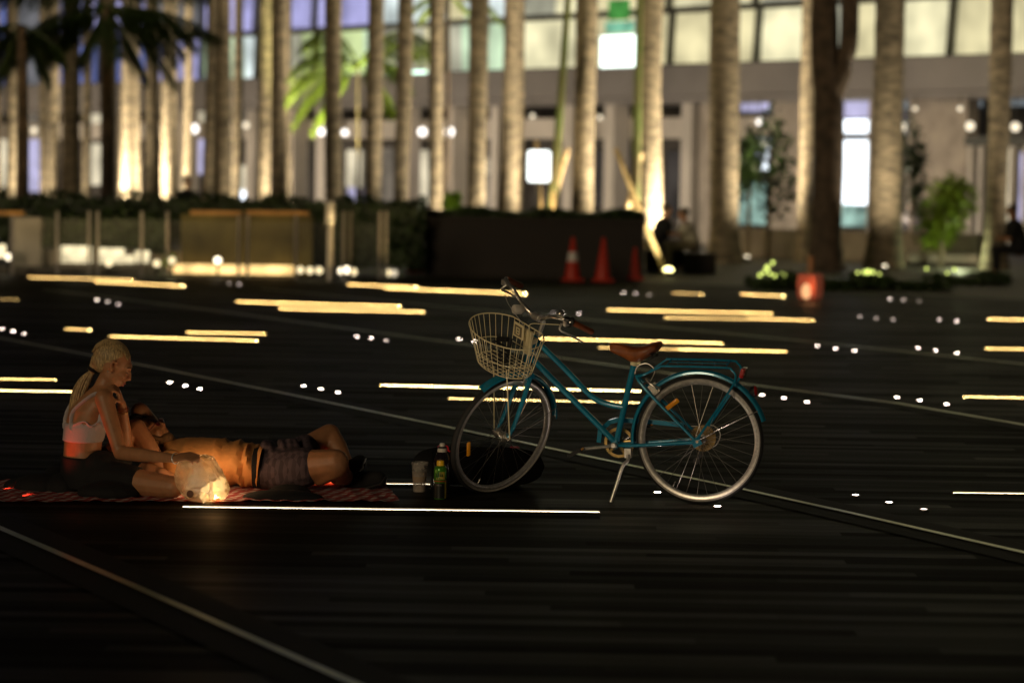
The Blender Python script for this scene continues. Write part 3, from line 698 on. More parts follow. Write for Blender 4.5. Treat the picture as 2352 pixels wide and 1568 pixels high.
def person_woman():
    r = empty('person', gp(230, 1130), 0, 'blonde person in white sports top and black shorts sitting on the blanket', 'person')
    Y0 = 13.75; k = Y0 / F; O = V(r.location)
    A = lambda x, y, d=0: at(x, y, Y0 + d) - O
    yaw = radians(24); Fd = V((cos(yaw), sin(yaw), 0)); Ld = V((sin(yaw), -cos(yaw), 0))
    b = MB()
    tors = [(205, 1105, .168, .125, 0), (197, 1072, .160, .118, 0), (189, 1035, .128, .096, 0), (192, 1005, .132, .098, 0), (198, 970, .142, .104, 0), (207, 940, .146, .104, .0), (218, 915, .140, .086, 0), (230, 898, .10, .066, 0), (238, 886, .056, .052, 0)]
    def secs(t, grow=0):
        out = []
        for i, (x, y, a, c, d) in enumerate(t):
            out.append((A(x, y, d), Ld * (a + grow), Fd * (c + grow)))
        return out
    b.loft(secs(tors), 26)
    b.cap(A(236, 893, .0), .052, A(250, 862, .0), .047)
    # head
    hf = V((cos(radians(4)) * cos(radians(30)), sin(radians(4)) * cos(radians(30)), -sin(radians(30)))); hu = V((.5, .1, .86))
    hc = A(260, 840, .0)
    P, Mx = head_parts(b, hc, hf, hu, 1.04)
    shn = A(239, 914, -.150); shf = A(204, 912, .15)
    eln = A(276, 1040, -.20); elf = A(288, 1016, .02)
    b.cap(shn, .050, shn.lerp(eln, .5), .043); b.cap(shn.lerp(eln, .5), .043, eln, .036)
    b.cap(shf, .048, elf, .037)
    wn_ = A(398, 1052, -.42); b.cap(eln, .037, eln.lerp(wn_, .35), .038); b.cap(eln.lerp(wn_, .35), .038, wn_, .024)
    hand(b, A(400, 1052, -.425), A(440, 1046, -.48) - A(400, 1052, -.425), V((.05, -.5, .8)), .42, 1.0, 1)
    wf_ = A(280, 928, -.05); b.cap(elf, .039, elf.lerp(wf_, .35), .037); b.cap(elf.lerp(wf_, .35), .037, wf_, .024)
    hand(b, A(279, 924, -.055), A(268, 890, -.11) - A(279, 924, -.055), V((1, .1, .3)), .72, 1.0, 1)
    # legs
    hn = A(232, 1096, -.10); hfp = A(228, 1092, .12)
    kn = A(398, 1118, -.30); b.cap(hn, .090, kn, .058); an = A(318, 1142, -.10); b.cap(kn, .056, kn.lerp(an, .4), .052); b.cap(kn.lerp(an, .4), .052, an, .034); b.cap(an, .032, A(290, 1146, .03), .022)
    kf = A(311, 984, .10); b.cap(hfp, .085, kf, .058); af = A(380, 1088, .06); b.cap(kf, .057, kf.lerp(af, .4), .055); b.cap(kf.lerp(af, .4), .055, af, .034); b.cap(af, .032, A(410, 1106, -.02), .024)
    b.build('body', M_skin, r, remesh=.0065, sm=5)
    # lips, hair
    q = MB(); q.tube([P(.086, -.016, -.0505), P(.0975, 0, -.048), P(.086, .016, -.0505)], .0045, 8); q.tube([P(.083, -.014, -.0605), P(.0935, 0, -.062), P(.083, .014, -.0605)], .0050, 8); q.build('lips', M_lip, r)
    q = MB()
    for s in (-1, 1): q.tube([P(.086, s * .018, .034), P(.084, s * .034, .038), P(.068, s * .052, .030)], .0034, 6)
    for s in (-1, 1): q.tube([P(.082, s * .020, .006), P(.084, s * .031, .004), P(.076, s * .043, .005)], .0026, 6)
    q.build('eyebrow', mat('brow_hair', (.10, .06, .03), .7), r)
    h = MB()
    h.ell(P(-.032, 0, .036), (.098, .077, .088), Mx, 26, 16); h.ell(P(-.055, 0, .0), (.064, .066, .070), Mx)
    h.ell(P(-.085, 0, -.02), (.03, .04, .04), Mx)
    tie = A(214, 848, .0)
    h.cap(P(-.08, 0, -.01), .04, tie, .026)
    rnd = random.Random(3)
    for i in range(190):                      # strands lying over the skull
        a = rnd.uniform(-1.25, 1.25); s = [] 
        for t in (0, .25, .5, .75, 1):
            an_ = 1.0 - t * 2.4; x = -.032 + .096 * sin(an_) ; z = .036 + .087 * cos(an_)
            s.append(P(x + rnd.uniform(-.002, .003), .074 * sin(a) * (1 - .55 * t * t), z - .03 * (1 - cos(a)) - .02 * abs(a) * t))
        h.tube(spline(s, 3), rnd.uniform(.0014, .0028), 4)
    h.build('hair', M_blonde, r)
    t = MB(); t.lathe([(.024, -.012), (.031, -.006), (.031, .006), (.024, .012)], tie, 16, A(196, 880) - tie); t.build('hair_tie', M_dark, r)
    pt = MB(); rnd = random.Random(5); main = [(214, 850), (198, 868), (184, 895), (174, 925), (166, 950)]
    for i in range(60):
        ph = rnd.uniform(0, 6.28); rr = rnd.uniform(0, 1) ** .5; end = rnd.uniform(.8, 1.08); s = []
        for j, (x, y) in enumerate(main):
            wd = (3, 12, 15, 13, 7)[j] * rr; s.append(A(x + wd * cos(ph + .15 * j) + (end - 1) * j * 3, y + wd * .25 * sin(ph) + (end - 1) * 20 * (j / 4), wd * k * .8 * sin(ph)))
        pt.tube(spline(s, 4), [.0055] * 12 + [.004] * 4 + [.0015], 5)
    pt.build('ponytail', M_blonde, r)
    # sports top
    t = MB(); t.loft([(A(190, 1012, 0), Ld * .137, Fd * .105), (A(192, 1004, 0), Ld * .139, Fd * .107), (A(197, 978, 0), Ld * .149, Fd * .112), (A(199, 970, 0), Ld * .148, Fd * .110)], 30)
    t.ell(A(240, 955, -.075), (.055, .058, .06)); t.ell(A(232, 955, .075), (.055, .058, .06))
    def back_pt(x, y, side, g=.007):          # on the back surface
        i = [j for j in range(len(tors) - 1) if tors[j][1] >= y >= tors[j + 1][1]]; i = i[0] if i else 5
        a, c = tors[i], tors[i + 1]; f = (a[1] - y) / (a[1] - c[1]); cx = a[0] + (c[0] - a[0]) * f; ra = a[2] + (c[2] - a[2]) * f + g; rc = a[3] + (c[3] - a[3]) * f + g
        q = side; return A(cx, y, 0) + Ld * ra * sin(q) - Fd * rc * cos(q)
    for s in (-1, 1):
        t.tube(spline([back_pt(0, 985, s * .55), back_pt(0, 965, s * .42), back_pt(0, 940, s * .38), back_pt(0, 915, s * .62), back_pt(0, 900, s * 1.0, .012), back_pt(0, 905, s * 1.7, .012), back_pt(0, 935, s * 2.1, .012), back_pt(0, 965, s * 2.2, .02)], 5), .014, 8, flat=.35, up=-Fd)
        t.tube(spline([back_pt(0, 972, s * .6), back_pt(0, 962, s * 1.1), back_pt(0, 972, s * 1.5), back_pt(0, 955, s * 1.95)], 5), .012, 8, flat=.4, up=-Fd)
    t.build('sports_top', M_bra, r, remesh=.005, sm=3)
    # shorts / wrap
    g = MB(); g.loft([(A(208, 1118, 0), Ld * .18, Fd * .14), (A(200, 1085, 0), Ld * .178, Fd * .138), (A(192, 1052, 0), Ld * .150, Fd * .118), (A(190, 1046, 0), Ld * .146, Fd * .113)], 28)
    g.cap(hn, .104, hn.lerp(kn, .44), .088); g.cap(hfp, .098, hfp.lerp(kf, .35), .085); g.ell(A(232, 1066, -.08), (.10, .10, .075)); g.ell(A(250, 1130, -.25), (.17, .10, .055))
    g.ell(A(262, 1060, .0), (.10, .1, .05))
    g.build('shorts', M_dark, r, remesh=.008, sm=6)
    for (c_, rr, m_) in ((A(283, 945, -.04), .031, M_brass), (A(282, 938, -.045), .030, M_leather), (A(403, 1052, -.43), .028, M_white)):
        d_ = (wf_ - elf) if c_.z > (A(0, 1000)).z else (wn_ - eln)
        u_, v_ = basis(d_); z_ = MB(); z_.tube([c_ + u_ * rr * cos(2 * pi * i / 24) + v_ * rr * sin(2 * pi * i / 24) for i in range(24)], .0028, 6, closed=True); z_.build('bracelet', m_, r)
    e = MB(); e.ell(P(-.006, -.086, -.034), .0045); e.build('earring', M_chrome, r)
person_woman()

def person_man():
    r = empty('person', gp(560, 1122), 0, 'person in orange T-shirt and plaid shorts lying back with bent knees', 'person')
    Y0 = 14.02; O = V(r.location); A = lambda x, y, d=0: at(x, y, Y0 + d) - O
    Zu = V((0, 0, 1)); Dp = V((0, 1, 0))
    b = MB()
    T = [(372, 1040, .07, .055), (392, 1050, .13, .085), (420, 1058, .185, .112), (450, 1061, .190, .118), (500, 1062, .178, .120), (550, 1066, .166, .108), (595, 1072, .160, .098), (630, 1074, .170, .104), (665, 1078, .165, .100)]
    b.loft([(A(x, y), Dp * a, V((.12, 0, 1)) * c) for x, y, a, c in T], 24)
    b.cap(A(380, 1042), .058, A(356, 1014), .055)
    face = V((.66, -.22, .72)); up = V((-.72, .05, .68))
    P, Mx = head_parts(b, A(343, 1000), face, up, 1.02)
    sh = A(385, 1030, .15); el = A(321, 944, .05); b.cap(sh, .060, A(350, 985, .11), .060); b.cap(A(350, 985, .11), .060, el, .050); wr_ = A(312, 1012, -.02); b.cap(el, .042, wr_, .030); hand(b, wr_, V((.3, .6, -.3)), V((-1, 0, 0)), .3)
    sn = A(392, 1062, -.17); en = A(420, 1115, -.25); b.cap(sn, .055, en, .042); hw = A(370, 1085, -.28); b.cap(en, .042, hw, .03); hand(b, hw, V((-1, .1, .2)), V((0, -1, .3)), .4)
    hn = A(650, 1080, -.10); hf = A(655, 1066, .10)
    kf = A(757, 997, .26); b.cap(hf, .092, kf, .060); af = A(800, 1074, .14); b.cap(kf, .058, kf.lerp(af, .4), .058); b.cap(kf.lerp(af, .4), .058, af, .036)
    kn = A(770, 1062, -.20); b.cap(hn, .10, hn.lerp(kn, .5), .092); b.cap(hn.lerp(kn, .5), .092, kn, .075); an = A(800, 1098, .03); b.cap(A(772, 1070, -.2), .070, A(778, 1088, -.1), .062); b.cap(A(778, 1088, -.1), .062, an, .040)
    b.cap(A(772, 1070, -.2), .070, A(735, 1094, -.16), .05)
    b.build('body', M_skin2, r, remesh=.008, sm=5)
    h = MB(); h.ell(P(-.03, 0, .045), (.092, .080, .082), Mx, 22, 14); h.ell(P(-.06, 0, .0), (.06, .066, .07), Mx); h.build('hair', M_dhair, r, remesh=.006, sm=2)
    q = MB(); q.ell(P(.045, 0, -.078), (.052, .056, .042), Mx); q.tube([P(.03, -.062, -.02), P(.05, -.05, -.06), P(.07, 0, -.078), P(.05, .05, -.06), P(.03, .062, -.02)], .014, 8); q.build('beard', M_beard, r, remesh=.005, sm=1)
    sg = MB()
    for s in (-1, 1): sg.ell(P(.095, s * .032, .010), (.006, .028, .019), Mx)
    sg.tube([P(.10, -.06, .014), P(.104, 0, .018), P(.10, .06, .014)], .003, 6); sg.tube([P(.095, -.06, .014), P(0, -.082, .012)], .003, 6); sg.build('glasses', mat('dark_red_lens', (.10, .012, .015), .35), r)
    # shirt with gathered folds
    t = MB(); n = 40; secs = []; m = 64; vs = []; fs = []
    TS = [(378, 1040, .09, .07)] + T[1:6] + [(585, 1071, .166, .104), (600, 1074, .175, .104)]
    for i in range(n + 1):
        u = i / n * (len(TS) - 1); k_ = min(int(u), len(TS) - 2); f = u - k_; a, c = TS[k_], TS[k_ + 1]
        x, y, ra, rc = [a[q_] + (c[q_] - a[q_]) * f for q_ in range(4)]
        for j in range(m):
            q_ = 2 * pi * j / m; amp = .0075 * min(1, max(0, (x - 470) / 60)) + .003
            nz = noise.noise(V((x * .075 + .9 * sin(q_), cos(q_) * .9, sin(q_) * 1.1 + x * .012))); n3 = noise.noise(V((x * .16 - 1.4 * cos(q_), 3 + cos(q_) * .7, sin(q_) * .7)))
            w_ = 1 + (amp * 1.7 / .12) * (nz * 1.1 + .6 * n3)
            p = A(x, y) + Dp * ((ra + .012) * w_ * cos(q_)) + V((.12, 0, 1)) * ((rc + .013) * w_ * sin(q_)); p.z = max(p.z, .02); vs.append(p)
    for i in range(n):
        for j in range(m): j2 = (j + 1) % m; fs.append((i * m + j, i * m + j2, (i + 1) * m + j2, (i + 1) * m + j))
    t.add(vs, fs); t.cap(sh, .072, A(355, 992, .11), .066); t.cap(sn, .072, sn.lerp(en, .6), .066)
    so_ = t.build('t_shirt', M_shirt, r)
    w_ = MB(); w_.loft([(A(584, 1074), Dp * .172, Zu * .108), (A(586, 1074), Dp * .184, Zu * .118), (A(603, 1076), Dp * .186, Zu * .119), (A(606, 1076), Dp * .172, Zu * .108)], 30); w_.build('waistband', M_dark, r)
    s_ = MB(); s_.loft([(A(600, 1076), Dp * .182, Zu * .116), (A(630, 1076), Dp * .192, Zu * .126), (A(672, 1079), Dp * .18, Zu * .118)], 28)
    s_.cap(hf, .108, hf.lerp(kf, .46), .092); s_.cap(hn, .118, hn.lerp(kn, .42), .108); s_.ell(A(612, 1022, 0), (.035, .08, .03))
    rnd = random.Random(2)
    for i in range(14):
        x = rnd.uniform(615, 705); s_.cap(A(x, 1016 - (x - 640) * .1, rnd.uniform(-.1, .1)), .02, A(x + rnd.uniform(5, 18), 1042, -.12), .022)
    s_.build('shorts', M_shorts, r, remesh=.007, sm=3)
    for (c0, c1) in ((A(800, 1078, .12), A(836, 1052, .05)), (A(806, 1102, .02), A(884, 1094, -.05))):
        d = (c1 - c0).normalized(); k_ = MB(); k_.cap(c0, .045, c1 - d * .035, .038); k_.cap(c0 + V((0, 0, -.02)), .04, c1 - d * .03 + V((0, 0, -.015)), .036); sh_ = k_.build('shoe', M_dark, r, remesh=.007, sm=4)
        k2 = MB(); u_ = V((0, 0, -1)); k2.tube([c0 + u_ * .05, c0.lerp(c1, .5) + u_ * .052, c1 - d * .01 + u_ * .035, c1 + d * .01], [.03, .034, .034, .02], 10, flat=.35, up=V((0, 1, 0))); k2.build('sole', M_sole, sh_)
    wt = MB(); d_ = wr_ - el; u_, v_ = basis(d_); c_ = el.lerp(wr_, .25); wt.tube([c_ + (u_ * cos(2 * pi * i / 24) + v_ * sin(2 * pi * i / 24)) * .043 for i in range(24)], .009, 8, closed=True); wt.build('wristband', M_dark, r)
person_man()
# dark jacket and bag on the blanket
def cloth_heap(name, pts, label, cat, m=M_dark):
    b = MB()
    for (x, y, r, sx) in pts:
        p = gp(x, y); b.ell(p + V((0, .0, r * .35)), (sx, r * 1.6, r))
    c = gp(pts[0][0], pts[0][1]); o = b.build(name, m, None, remesh=.01, sm=4, shift=c); tag(o, label, cat); return o
cloth_heap('jacket', [(650, 1150, .045, .22), (600, 1148, .035, .1), (705, 1150, .03, .08), (665, 1140, .05, .12)], 'crumpled black jacket lying on the blanket below the man\'s waist', 'jacket')
cloth_heap('bag', [(95, 1128, .075, .15), (50, 1124, .05, .1), (150, 1130, .08, .1), (130, 1120, .09, .09)], 'black bag lying on the blanket behind the woman', 'bag')
# flip: skateboard on its edge behind the front wheel
def skateboard():
    c = gp(1097, 1121); r = empty('skateboard', (c.x, c.y + .12, 0), 0, 'black skateboard standing on its long edge behind the front wheel', 'skateboard')
    b = MB(); pts = []; n = 20; L, H = .365, .105
    out = []
    for i in range(64):
        a = 2 * pi * i / 64; ca, sa = cos(a), sin(a); out.append((L * (abs(ca) ** .55) * (1 if ca > 0 else -1), H * (abs(sa) ** .8) * (1 if sa > 0 else -1)))
    xs = [-L + 2 * L * i / 40 for i in range(41)]; vs = []
    for x in xs:
        q = max(0, 1 - (abs(x) / L) ** 5) ** .5; hh = H * max(q, .05)
        for y in (-.006, .006):
            for z in (-hh, hh): vs.append(V((x, y + .25 * max(0, abs(x) - L * .7), z + H + .004)))
    fs = [(0, 1, 3, 2), (160, 162, 163, 161)]
    for i in range(40):
        k = i * 4; fs += [(k, k + 4, k + 5, k + 1), (k + 2, k + 3, k + 7, k + 6), (k, k + 2, k + 6, k + 4), (k + 1, k + 5, k + 7, k + 3)]
    b.add(vs, fs); b.build('deck', mat('black_griptape', (.004, .004, .004), .9, spec=.1), r, False)
    for s in (-1, 1):
        t = MB(); t.box((s * .20, .03, H), (.05, .045, .06)); t.cyl((s * .20, .055, H - .10), (s * .20, .055, H + .10), .006); tr = t.build('truck', M_alu, r)
        for q in (-1, 1):
            w_ = MB(); w_.lathe([(.02, -.018), (.027, -.013), (.027, .013), (.02, .018)], (s * .20, .055, H + q * .092), 18); w_.build('wheel', mat('pink_urethane', (.55, .04, .09), .5), r)
skateboard()

# ------------------------------------------------------------------ glowing bag, cup, bottles
def glow_bag():
    c = gp(459, 1160); c.y += .12; c = V((c.x, c.y, 0)); R0 = 1 / 443
    o = empty('plastic_bag', c, 0, 'crumpled clear plastic bag glowing warmly on top of the long light strip', 'bag')
    m = bpy.data.materials.new('crumpled_clear_plastic'); m.use_nodes = True; N = m.node_tree.nodes; L = m.node_tree.links
    b_ = N['Principled BSDF']; b_.inputs['Base Color'].default_value = (.62, .56, .46, 1); b_.inputs['Roughness'].default_value = .22
    tr = N.new('ShaderNodeBsdfTranslucent'); tr.inputs[0].default_value = (.55, .42, .24, 1); tp = N.new('ShaderNodeBsdfTransparent'); tp.inputs[0].default_value = (.9, .85, .75, 1)
    tc = N.new('ShaderNodeTexCoord'); vo = N.new('ShaderNodeTexNoise'); vo.inputs['Scale'].default_value = 16; vo.inputs['Detail'].default_value = 5; vo.inputs['Distortion'].default_value = 1.2
    L.new(tc.outputs['Object'], vo.inputs[0]); bp = N.new('ShaderNodeBump'); bp.inputs['Strength'].default_value = .9; bp.inputs['Distance'].default_value = .02; L.new(vo.outputs[0], bp.inputs['Height'])
    L.new(bp.outputs[0], b_.inputs['Normal']); L.new(bp.outputs[0], tr.inputs['Normal'])
    a = N.new('ShaderNodeMixShader'); a.inputs[0].default_value = .26; L.new(b_.outputs[0], a.inputs[1]); L.new(tr.outputs[0], a.inputs[2])
    mr = N.new('ShaderNodeMapRange'); mr.inputs[1].default_value = .4; mr.inputs[2].default_value = .65; mr.inputs[3].default_value = .18; mr.inputs[4].default_value = .62; L.new(vo.outputs[0], mr.inputs[0])
    z = N.new('ShaderNodeMixShader'); L.new(mr.outputs[0], z.inputs[0]); L.new(a.outputs[0], z.inputs[1]); L.new(tp.outputs[0], z.inputs[2]); L.new(z.outputs[0], N['Material Output'].inputs[0])
    prof = [(.02, .008), (.085, .010), (.115, .035), (.136, .075), (.134, .11), (.122, .155), (.106, .19), (.096, .215), (.090, .232), (.078, .238), (.04, .240)]
    b = MB(); n = 60; rnd = random.Random(4); vs = []; fs = []
    ph = [rnd.uniform(0, 6.28) for _ in range(8)]
    P2 = []
    for i in range(len(prof) - 1):
        for q in range(4): P2.append(tuple(prof[i][z_] + (prof[i + 1][z_] - prof[i][z_]) * q / 4 for z_ in (0, 1)))
    P2.append(prof[-1])
    for (r_, h_) in P2:
        for j in range(n):
            a_ = 2 * pi * j / n; w_ = 1 + .02 * sin(3 * a_ + ph[0] + 20 * h_) + .018 * sin(7 * a_ + ph[1] - 30 * h_) + .02 * sin(11 * a_ + ph[2]) * (h_ / .24) + .03 * abs(sin(5 * a_ + 14 * h_ + ph[3])) * (h_ / .24)
            vs.append(V((r_ * w_ * cos(a_) + .010 - .050 * max(0, h_ - .06) / .18, r_ * .9 * w_ * sin(a_), h_ + .006 * sin(9 * a_ + ph[4]) * (h_ / .24))))
    for i in range(len(P2) - 1):
        for j in range(n): j2 = (j + 1) % n; fs.append((i * n + j, i * n + j2, (i + 1) * n + j2, (i + 1) * n + j))
    b.add(vs, fs); b.build('bag_skin', m, o, True)
    k = MB(); k.lathe([(.019, 0), (.019, .003), (.006, .004)], (-.050, -.118, .058), 18, V((-.35, -1, .05))); k.build('punched_hole', mat('hole_brown', (.09, .03, .01), .7), o)
    f = MB(); f.ell((.045, 0, .045), (.05, .03, .028)); f.build('glow_core', emit('core_glow', (1, .62, .22), 26), o)  # added glowing core in place of the strip light from below
    lamp('bag_fill', 'POINT', (.05, -.035, .05), 1.0, (1, .55, .2), o, shadow_soft_size=.03)  # added fill lamp inside the bag, for the same strip light
    lamp('bag_fill', 'POINT', (.02, .17, .17), 2.3, (1, .58, .27), o, shadow_soft_size=.05)  # added fill lamp outside, behind the bag, edge-lighting the couple
    # emissive blocks painting the hot spot low in the bag
    s_ = MB(); rnd = random.Random(8)
    for i in range(34): xx = rnd.uniform(.0, .105); s_.box((xx, rnd.uniform(-.06, .04), .025 + rnd.uniform(0, .035 + .6 * max(0, xx))), (.034, .034, .03), Matrix.Rotation(rnd.uniform(0, 3), 3, V((rnd.random(), rnd.random(), 1))))
    s_.build('glow_blocks', mat('hot_spot_glow', (.85, .6, .3), .5, emis=(1, .66, .28), est=1.7), o, False)
glow_bag()

def cup():
    c = gp(963, 1129); o = empty('plastic_cup', c, 0, 'clear plastic cup of iced drink standing left of the dark bottle', 'cup')
    m = mat('clear_cup', (.8, .74, .66), .12, alpha=.24); b = MB()
    b.lathe([(.033, .001), (.037, .06), (.043, .145), (.046, .152), (.0475, .158), (.0465, .162)], n=32, cap=False); b.build('cup_wall', m, o)
    l = MB(); l.lathe([(.031, .003), (.035, .06), (.0395, .11), (.02, .113)], n=28); l.build('drink', mat('milky_tea', (.42, .33, .26), .5, var=.5, scale=25, alpha=.55), o)
    i_ = MB(); rnd = random.Random(1)
    for k in range(9): i_.box((rnd.uniform(-.02, .02), rnd.uniform(-.025, .02), .112 + rnd.uniform(0, .03)), (.022, .02, .02), Matrix.Rotation(rnd.uniform(0, 2), 3, V((1, rnd.random(), .4))))
    i_.build('ice', mat('ice', (.6, .56, .5), .2, alpha=.6), o, False)
    g = MB(); g.lathe([(.0365, .055), (.0385, .085)], n=28, cap=False); g.build('printed_band', mat('tan_print', (.5, .28, .1), .5, alpha=.55), o)
cup()
def bottle():
    c = gp(1013, 1141); c.y += .12; o = empty('drink_bottle', (c.x, c.y, 0), 0, 'dark glossy bottle with white cap and red clip standing behind the spray can', 'bottle'); o.scale = (1.18, 1.18, 1.0)
    b = MB(); b.lathe([(.034, .001), (.037, .008), (.0375, .17), (.036, .19), (.028, .212), (.021, .225), (.020, .232)], n=32); b.build('bottle_body', mat('dark_bottle', (.015, .010, .014), .12, coat=.8), o)
    b = MB(); b.lathe([(.021, .228), (.022, .230), (.021, .246), (.018, .248)], n=28); b.lathe([(.0125, .256), (.0125, .272), (.010, .275)], n=20); b.build('cap', M_white, o)
    b = MB(); b.lathe([(.017, .246), (.018, .256), (.014, .258)], n=24); b.build('cap_ring', M_black, o)
    b = MB(); b.tube(spline([(.018, -.01, .262), (.026, -.012, .255), (.028, -.012, .238), (.036, -.012, .232)], 4), .004, 8); b.build('clip', mat('red_plastic', (.6, .01, .02), .35), o)
bottle()
def text(s, size, m, parent, loc, name):
    cu = bpy.data.curves.new(name, 'FONT'); cu.body = s; cu.size = size; cu.align_x = 'CENTER'; cu.extrude = .0003; cu.offset = size * .02
    t = bpy.data.objects.new(name, cu); C.objects.link(t); 
    dg = bpy.context.evaluated_depsgraph_get(); me = bpy.data.meshes.new_from_object(t.evaluated_get(dg)); bpy.data.objects.remove(t)
    R = .0262
    for v in me.vertices:                       # wrap round the can
        x, z, q = v.co.x + loc[0], v.co.y + loc[1], v.co.z; a = x / R; v.co = V((sin(a) * (R + q), -cos(a) * (R + q), z))
    me.materials.clear(); me.materials.append(m); o = bpy.data.objects.new(name, me); C.objects.link(o); o.parent = parent; return o
def can():
    c = gp(1011, 1145); o = empty('spray_can', (c.x, c.y, 0), 0, 'green spray can with yellow cap, ULTRA lettering and pine trees', 'spray can'); o.scale = (1.36, 1.36, 1.30)
    def band(z0, z1, a0=-pi, a1=pi, dr=.0): 
        n = 24; R = .0255 + dr; b.add([V((sin(a0 + (a1 - a0) * i / n) * R, -cos(a0 + (a1 - a0) * i / n) * R, z)) for z in (z0, z1) for i in range(n + 1)], [(i, i + 1, n + 2 + i, n + 1 + i) for i in range(n)])
    b = MB(); b.lathe([(.023, 0), (.0255, .003), (.0255, .118), (.025, .124), (.021, .132), (.016, .136)], n=32); b.build('can_body', mat('can_green', (.07, .26, .02), .25, .3, coat=.4), o)
    b = MB(); b.lathe([(.0150, .134), (.0150, .150), (.0135, .156), (.008, .158)], n=24); b.build('cap', mat('yellow_cap', (.85, .5, .01), .35), o)
    b = MB(); band(.004, .066, -pi, .75, .0002); b.build('label_panel', mat('label_black', (.012, .014, .012), .35), o)
    b = MB(); band(.004, .078, .78, 1.25, .0002); b.build('label_edge', mat('label_yellow', (.55, .42, .02), .35), o)
    b = MB(); band(.084, .112, -.1, .7, .0002); b.build('label_glow', mat('label_sun', (.45, .36, .03), .35), o)
    b = MB(); band(.0725, .0755, -1.1, 1.0, .0004); b.build('label_line', mat('label_red', (.6, .02, .02), .35), o)
    b = MB()
    for x, h_ in ((-.016, .018), (-.007, .023), (.002, .021), (.009, .015)):
        for q in range(3):
            w_ = .0042 * (1 - q * .22); z0 = .093 + q * h_ * .25; R = .0261
            b.add([V((sin(a) * R, -cos(a) * R, z)) for a, z in (((x - w_) / R, z0), ((x + w_) / R, z0), (x / R, z0 + h_ * .5))], [(0, 1, 2)])
    b.build('label_trees', mat('tree_print', (.012, .05, .01), .5), o, False)
    text('ULTRA', .0118, mat('label_tan', (.62, .45, .14), .5), o, (.002, .081), 'lettering')
    text('8 fl oz', .0075, mat('label_grey', (.35, .33, .30), .5), o, (-.004, .056), 'lettering')
can()

# ------------------------------------------------------------------ BACKGROUND: building
PR = at(2249, 500, 59.3); PL = at(80, 500, 91.8); PR.z = PL.z = 0
fd = (PL - PR).normalized(); fn = V((fd.y, -fd.x, 0)); 
if fn.y > 0: fn = -fn                            # towards the camera
BR = Matrix(((fd.x, -fn.x, 0), (fd.y, -fn.y, 0), (0, 0, 1)))
bld = empty('building', PR, 0, 'long glass-fronted building with lit slanted windows behind the palms', 'building')
bld.rotation_euler = (0, 0, math.atan2(fd.y, fd.x))
def tx(x, off=0.0):                              # distance along the facade, at a depth off behind it
    s = (x - CX) / F; q = PR - fn * off; return (s * q.y - q.x) / (fd.x - s * fd.y)
SGN = 1 if (Matrix.Rotation(math.atan2(fd.y, fd.x), 3, 'Z') @ V((0, 1, 0))).dot(fn) < 0 else -1   # local y pointing behind the facade
def fbox(b, x0, x1, z0, z1, y0, y1, px=True):
    t0, t1 = (tx(x0, min(y0, y1)), tx(x1, min(y0, y1))) if px else (x0, x1)
    b.box(((t0 + t1) / 2, SGN * (y0 + y1) / 2, (z0 + z1) / 2), (abs(t1 - t0), abs(y1 - y0), abs(z1 - z0)))
def fh(x, y, off=0.0):                           # height on the facade seen at picture x, y
    d = PR - fn * off + fd * tx(x, off); q = ray(x, y); return CAMH + q.z / q.y * d.y
T0, T1 = tx(2700), tx(-350)
zl, zb = fh(1942, 140), fh(1942, 214)
zt = fh(1148, 44)
b = MB(); fbox(b, T0, T1, zb, zl, -.5, 2, False); b.build('spandrel_band', M_conc, bld, False)
b = MB(); fbox(b, T0, T1, 10.5, 12, -.5, 2, False); b.build('roof_edge', M_conc, bld, False)
b = MB(); fbox(b, T0, T1, 0, 12, 4.5, 5, False); b.build('rear_wall', mat('interior_wall', (.22, .19, .15), .8, var=.2, scale=.3), bld, False)
b = MB(); fbox(b, T0, T1, zb - .15, zb - .02, -.4, 4.5, False); b.build('soffit', M_conc, bld, False)
wcol = {'cream': (.66, .59, .34), 'ivory': (.80, .74, .46), 'grey': (.40, .39, .29), 'mint': (.48, .62, .42), 'lilac': (.38, .37, .66), 'white': (.72, .82, .80), 'blue': (.12, .15, .36), 'dim': (.14, .14, .15), 'lime': (.52, .62, .30)}
wm = {k: emit('window_' + k, v, 1.08, .45, .7) for k, v in wcol.items()}
tw = abs(tx(1942) - tx(2172))
i = 0; t = tx(2172) - 2 * tw; rnd = random.Random(12)
def px_of(t): p = PR + fd * t; return CX + F * p.x / p.y
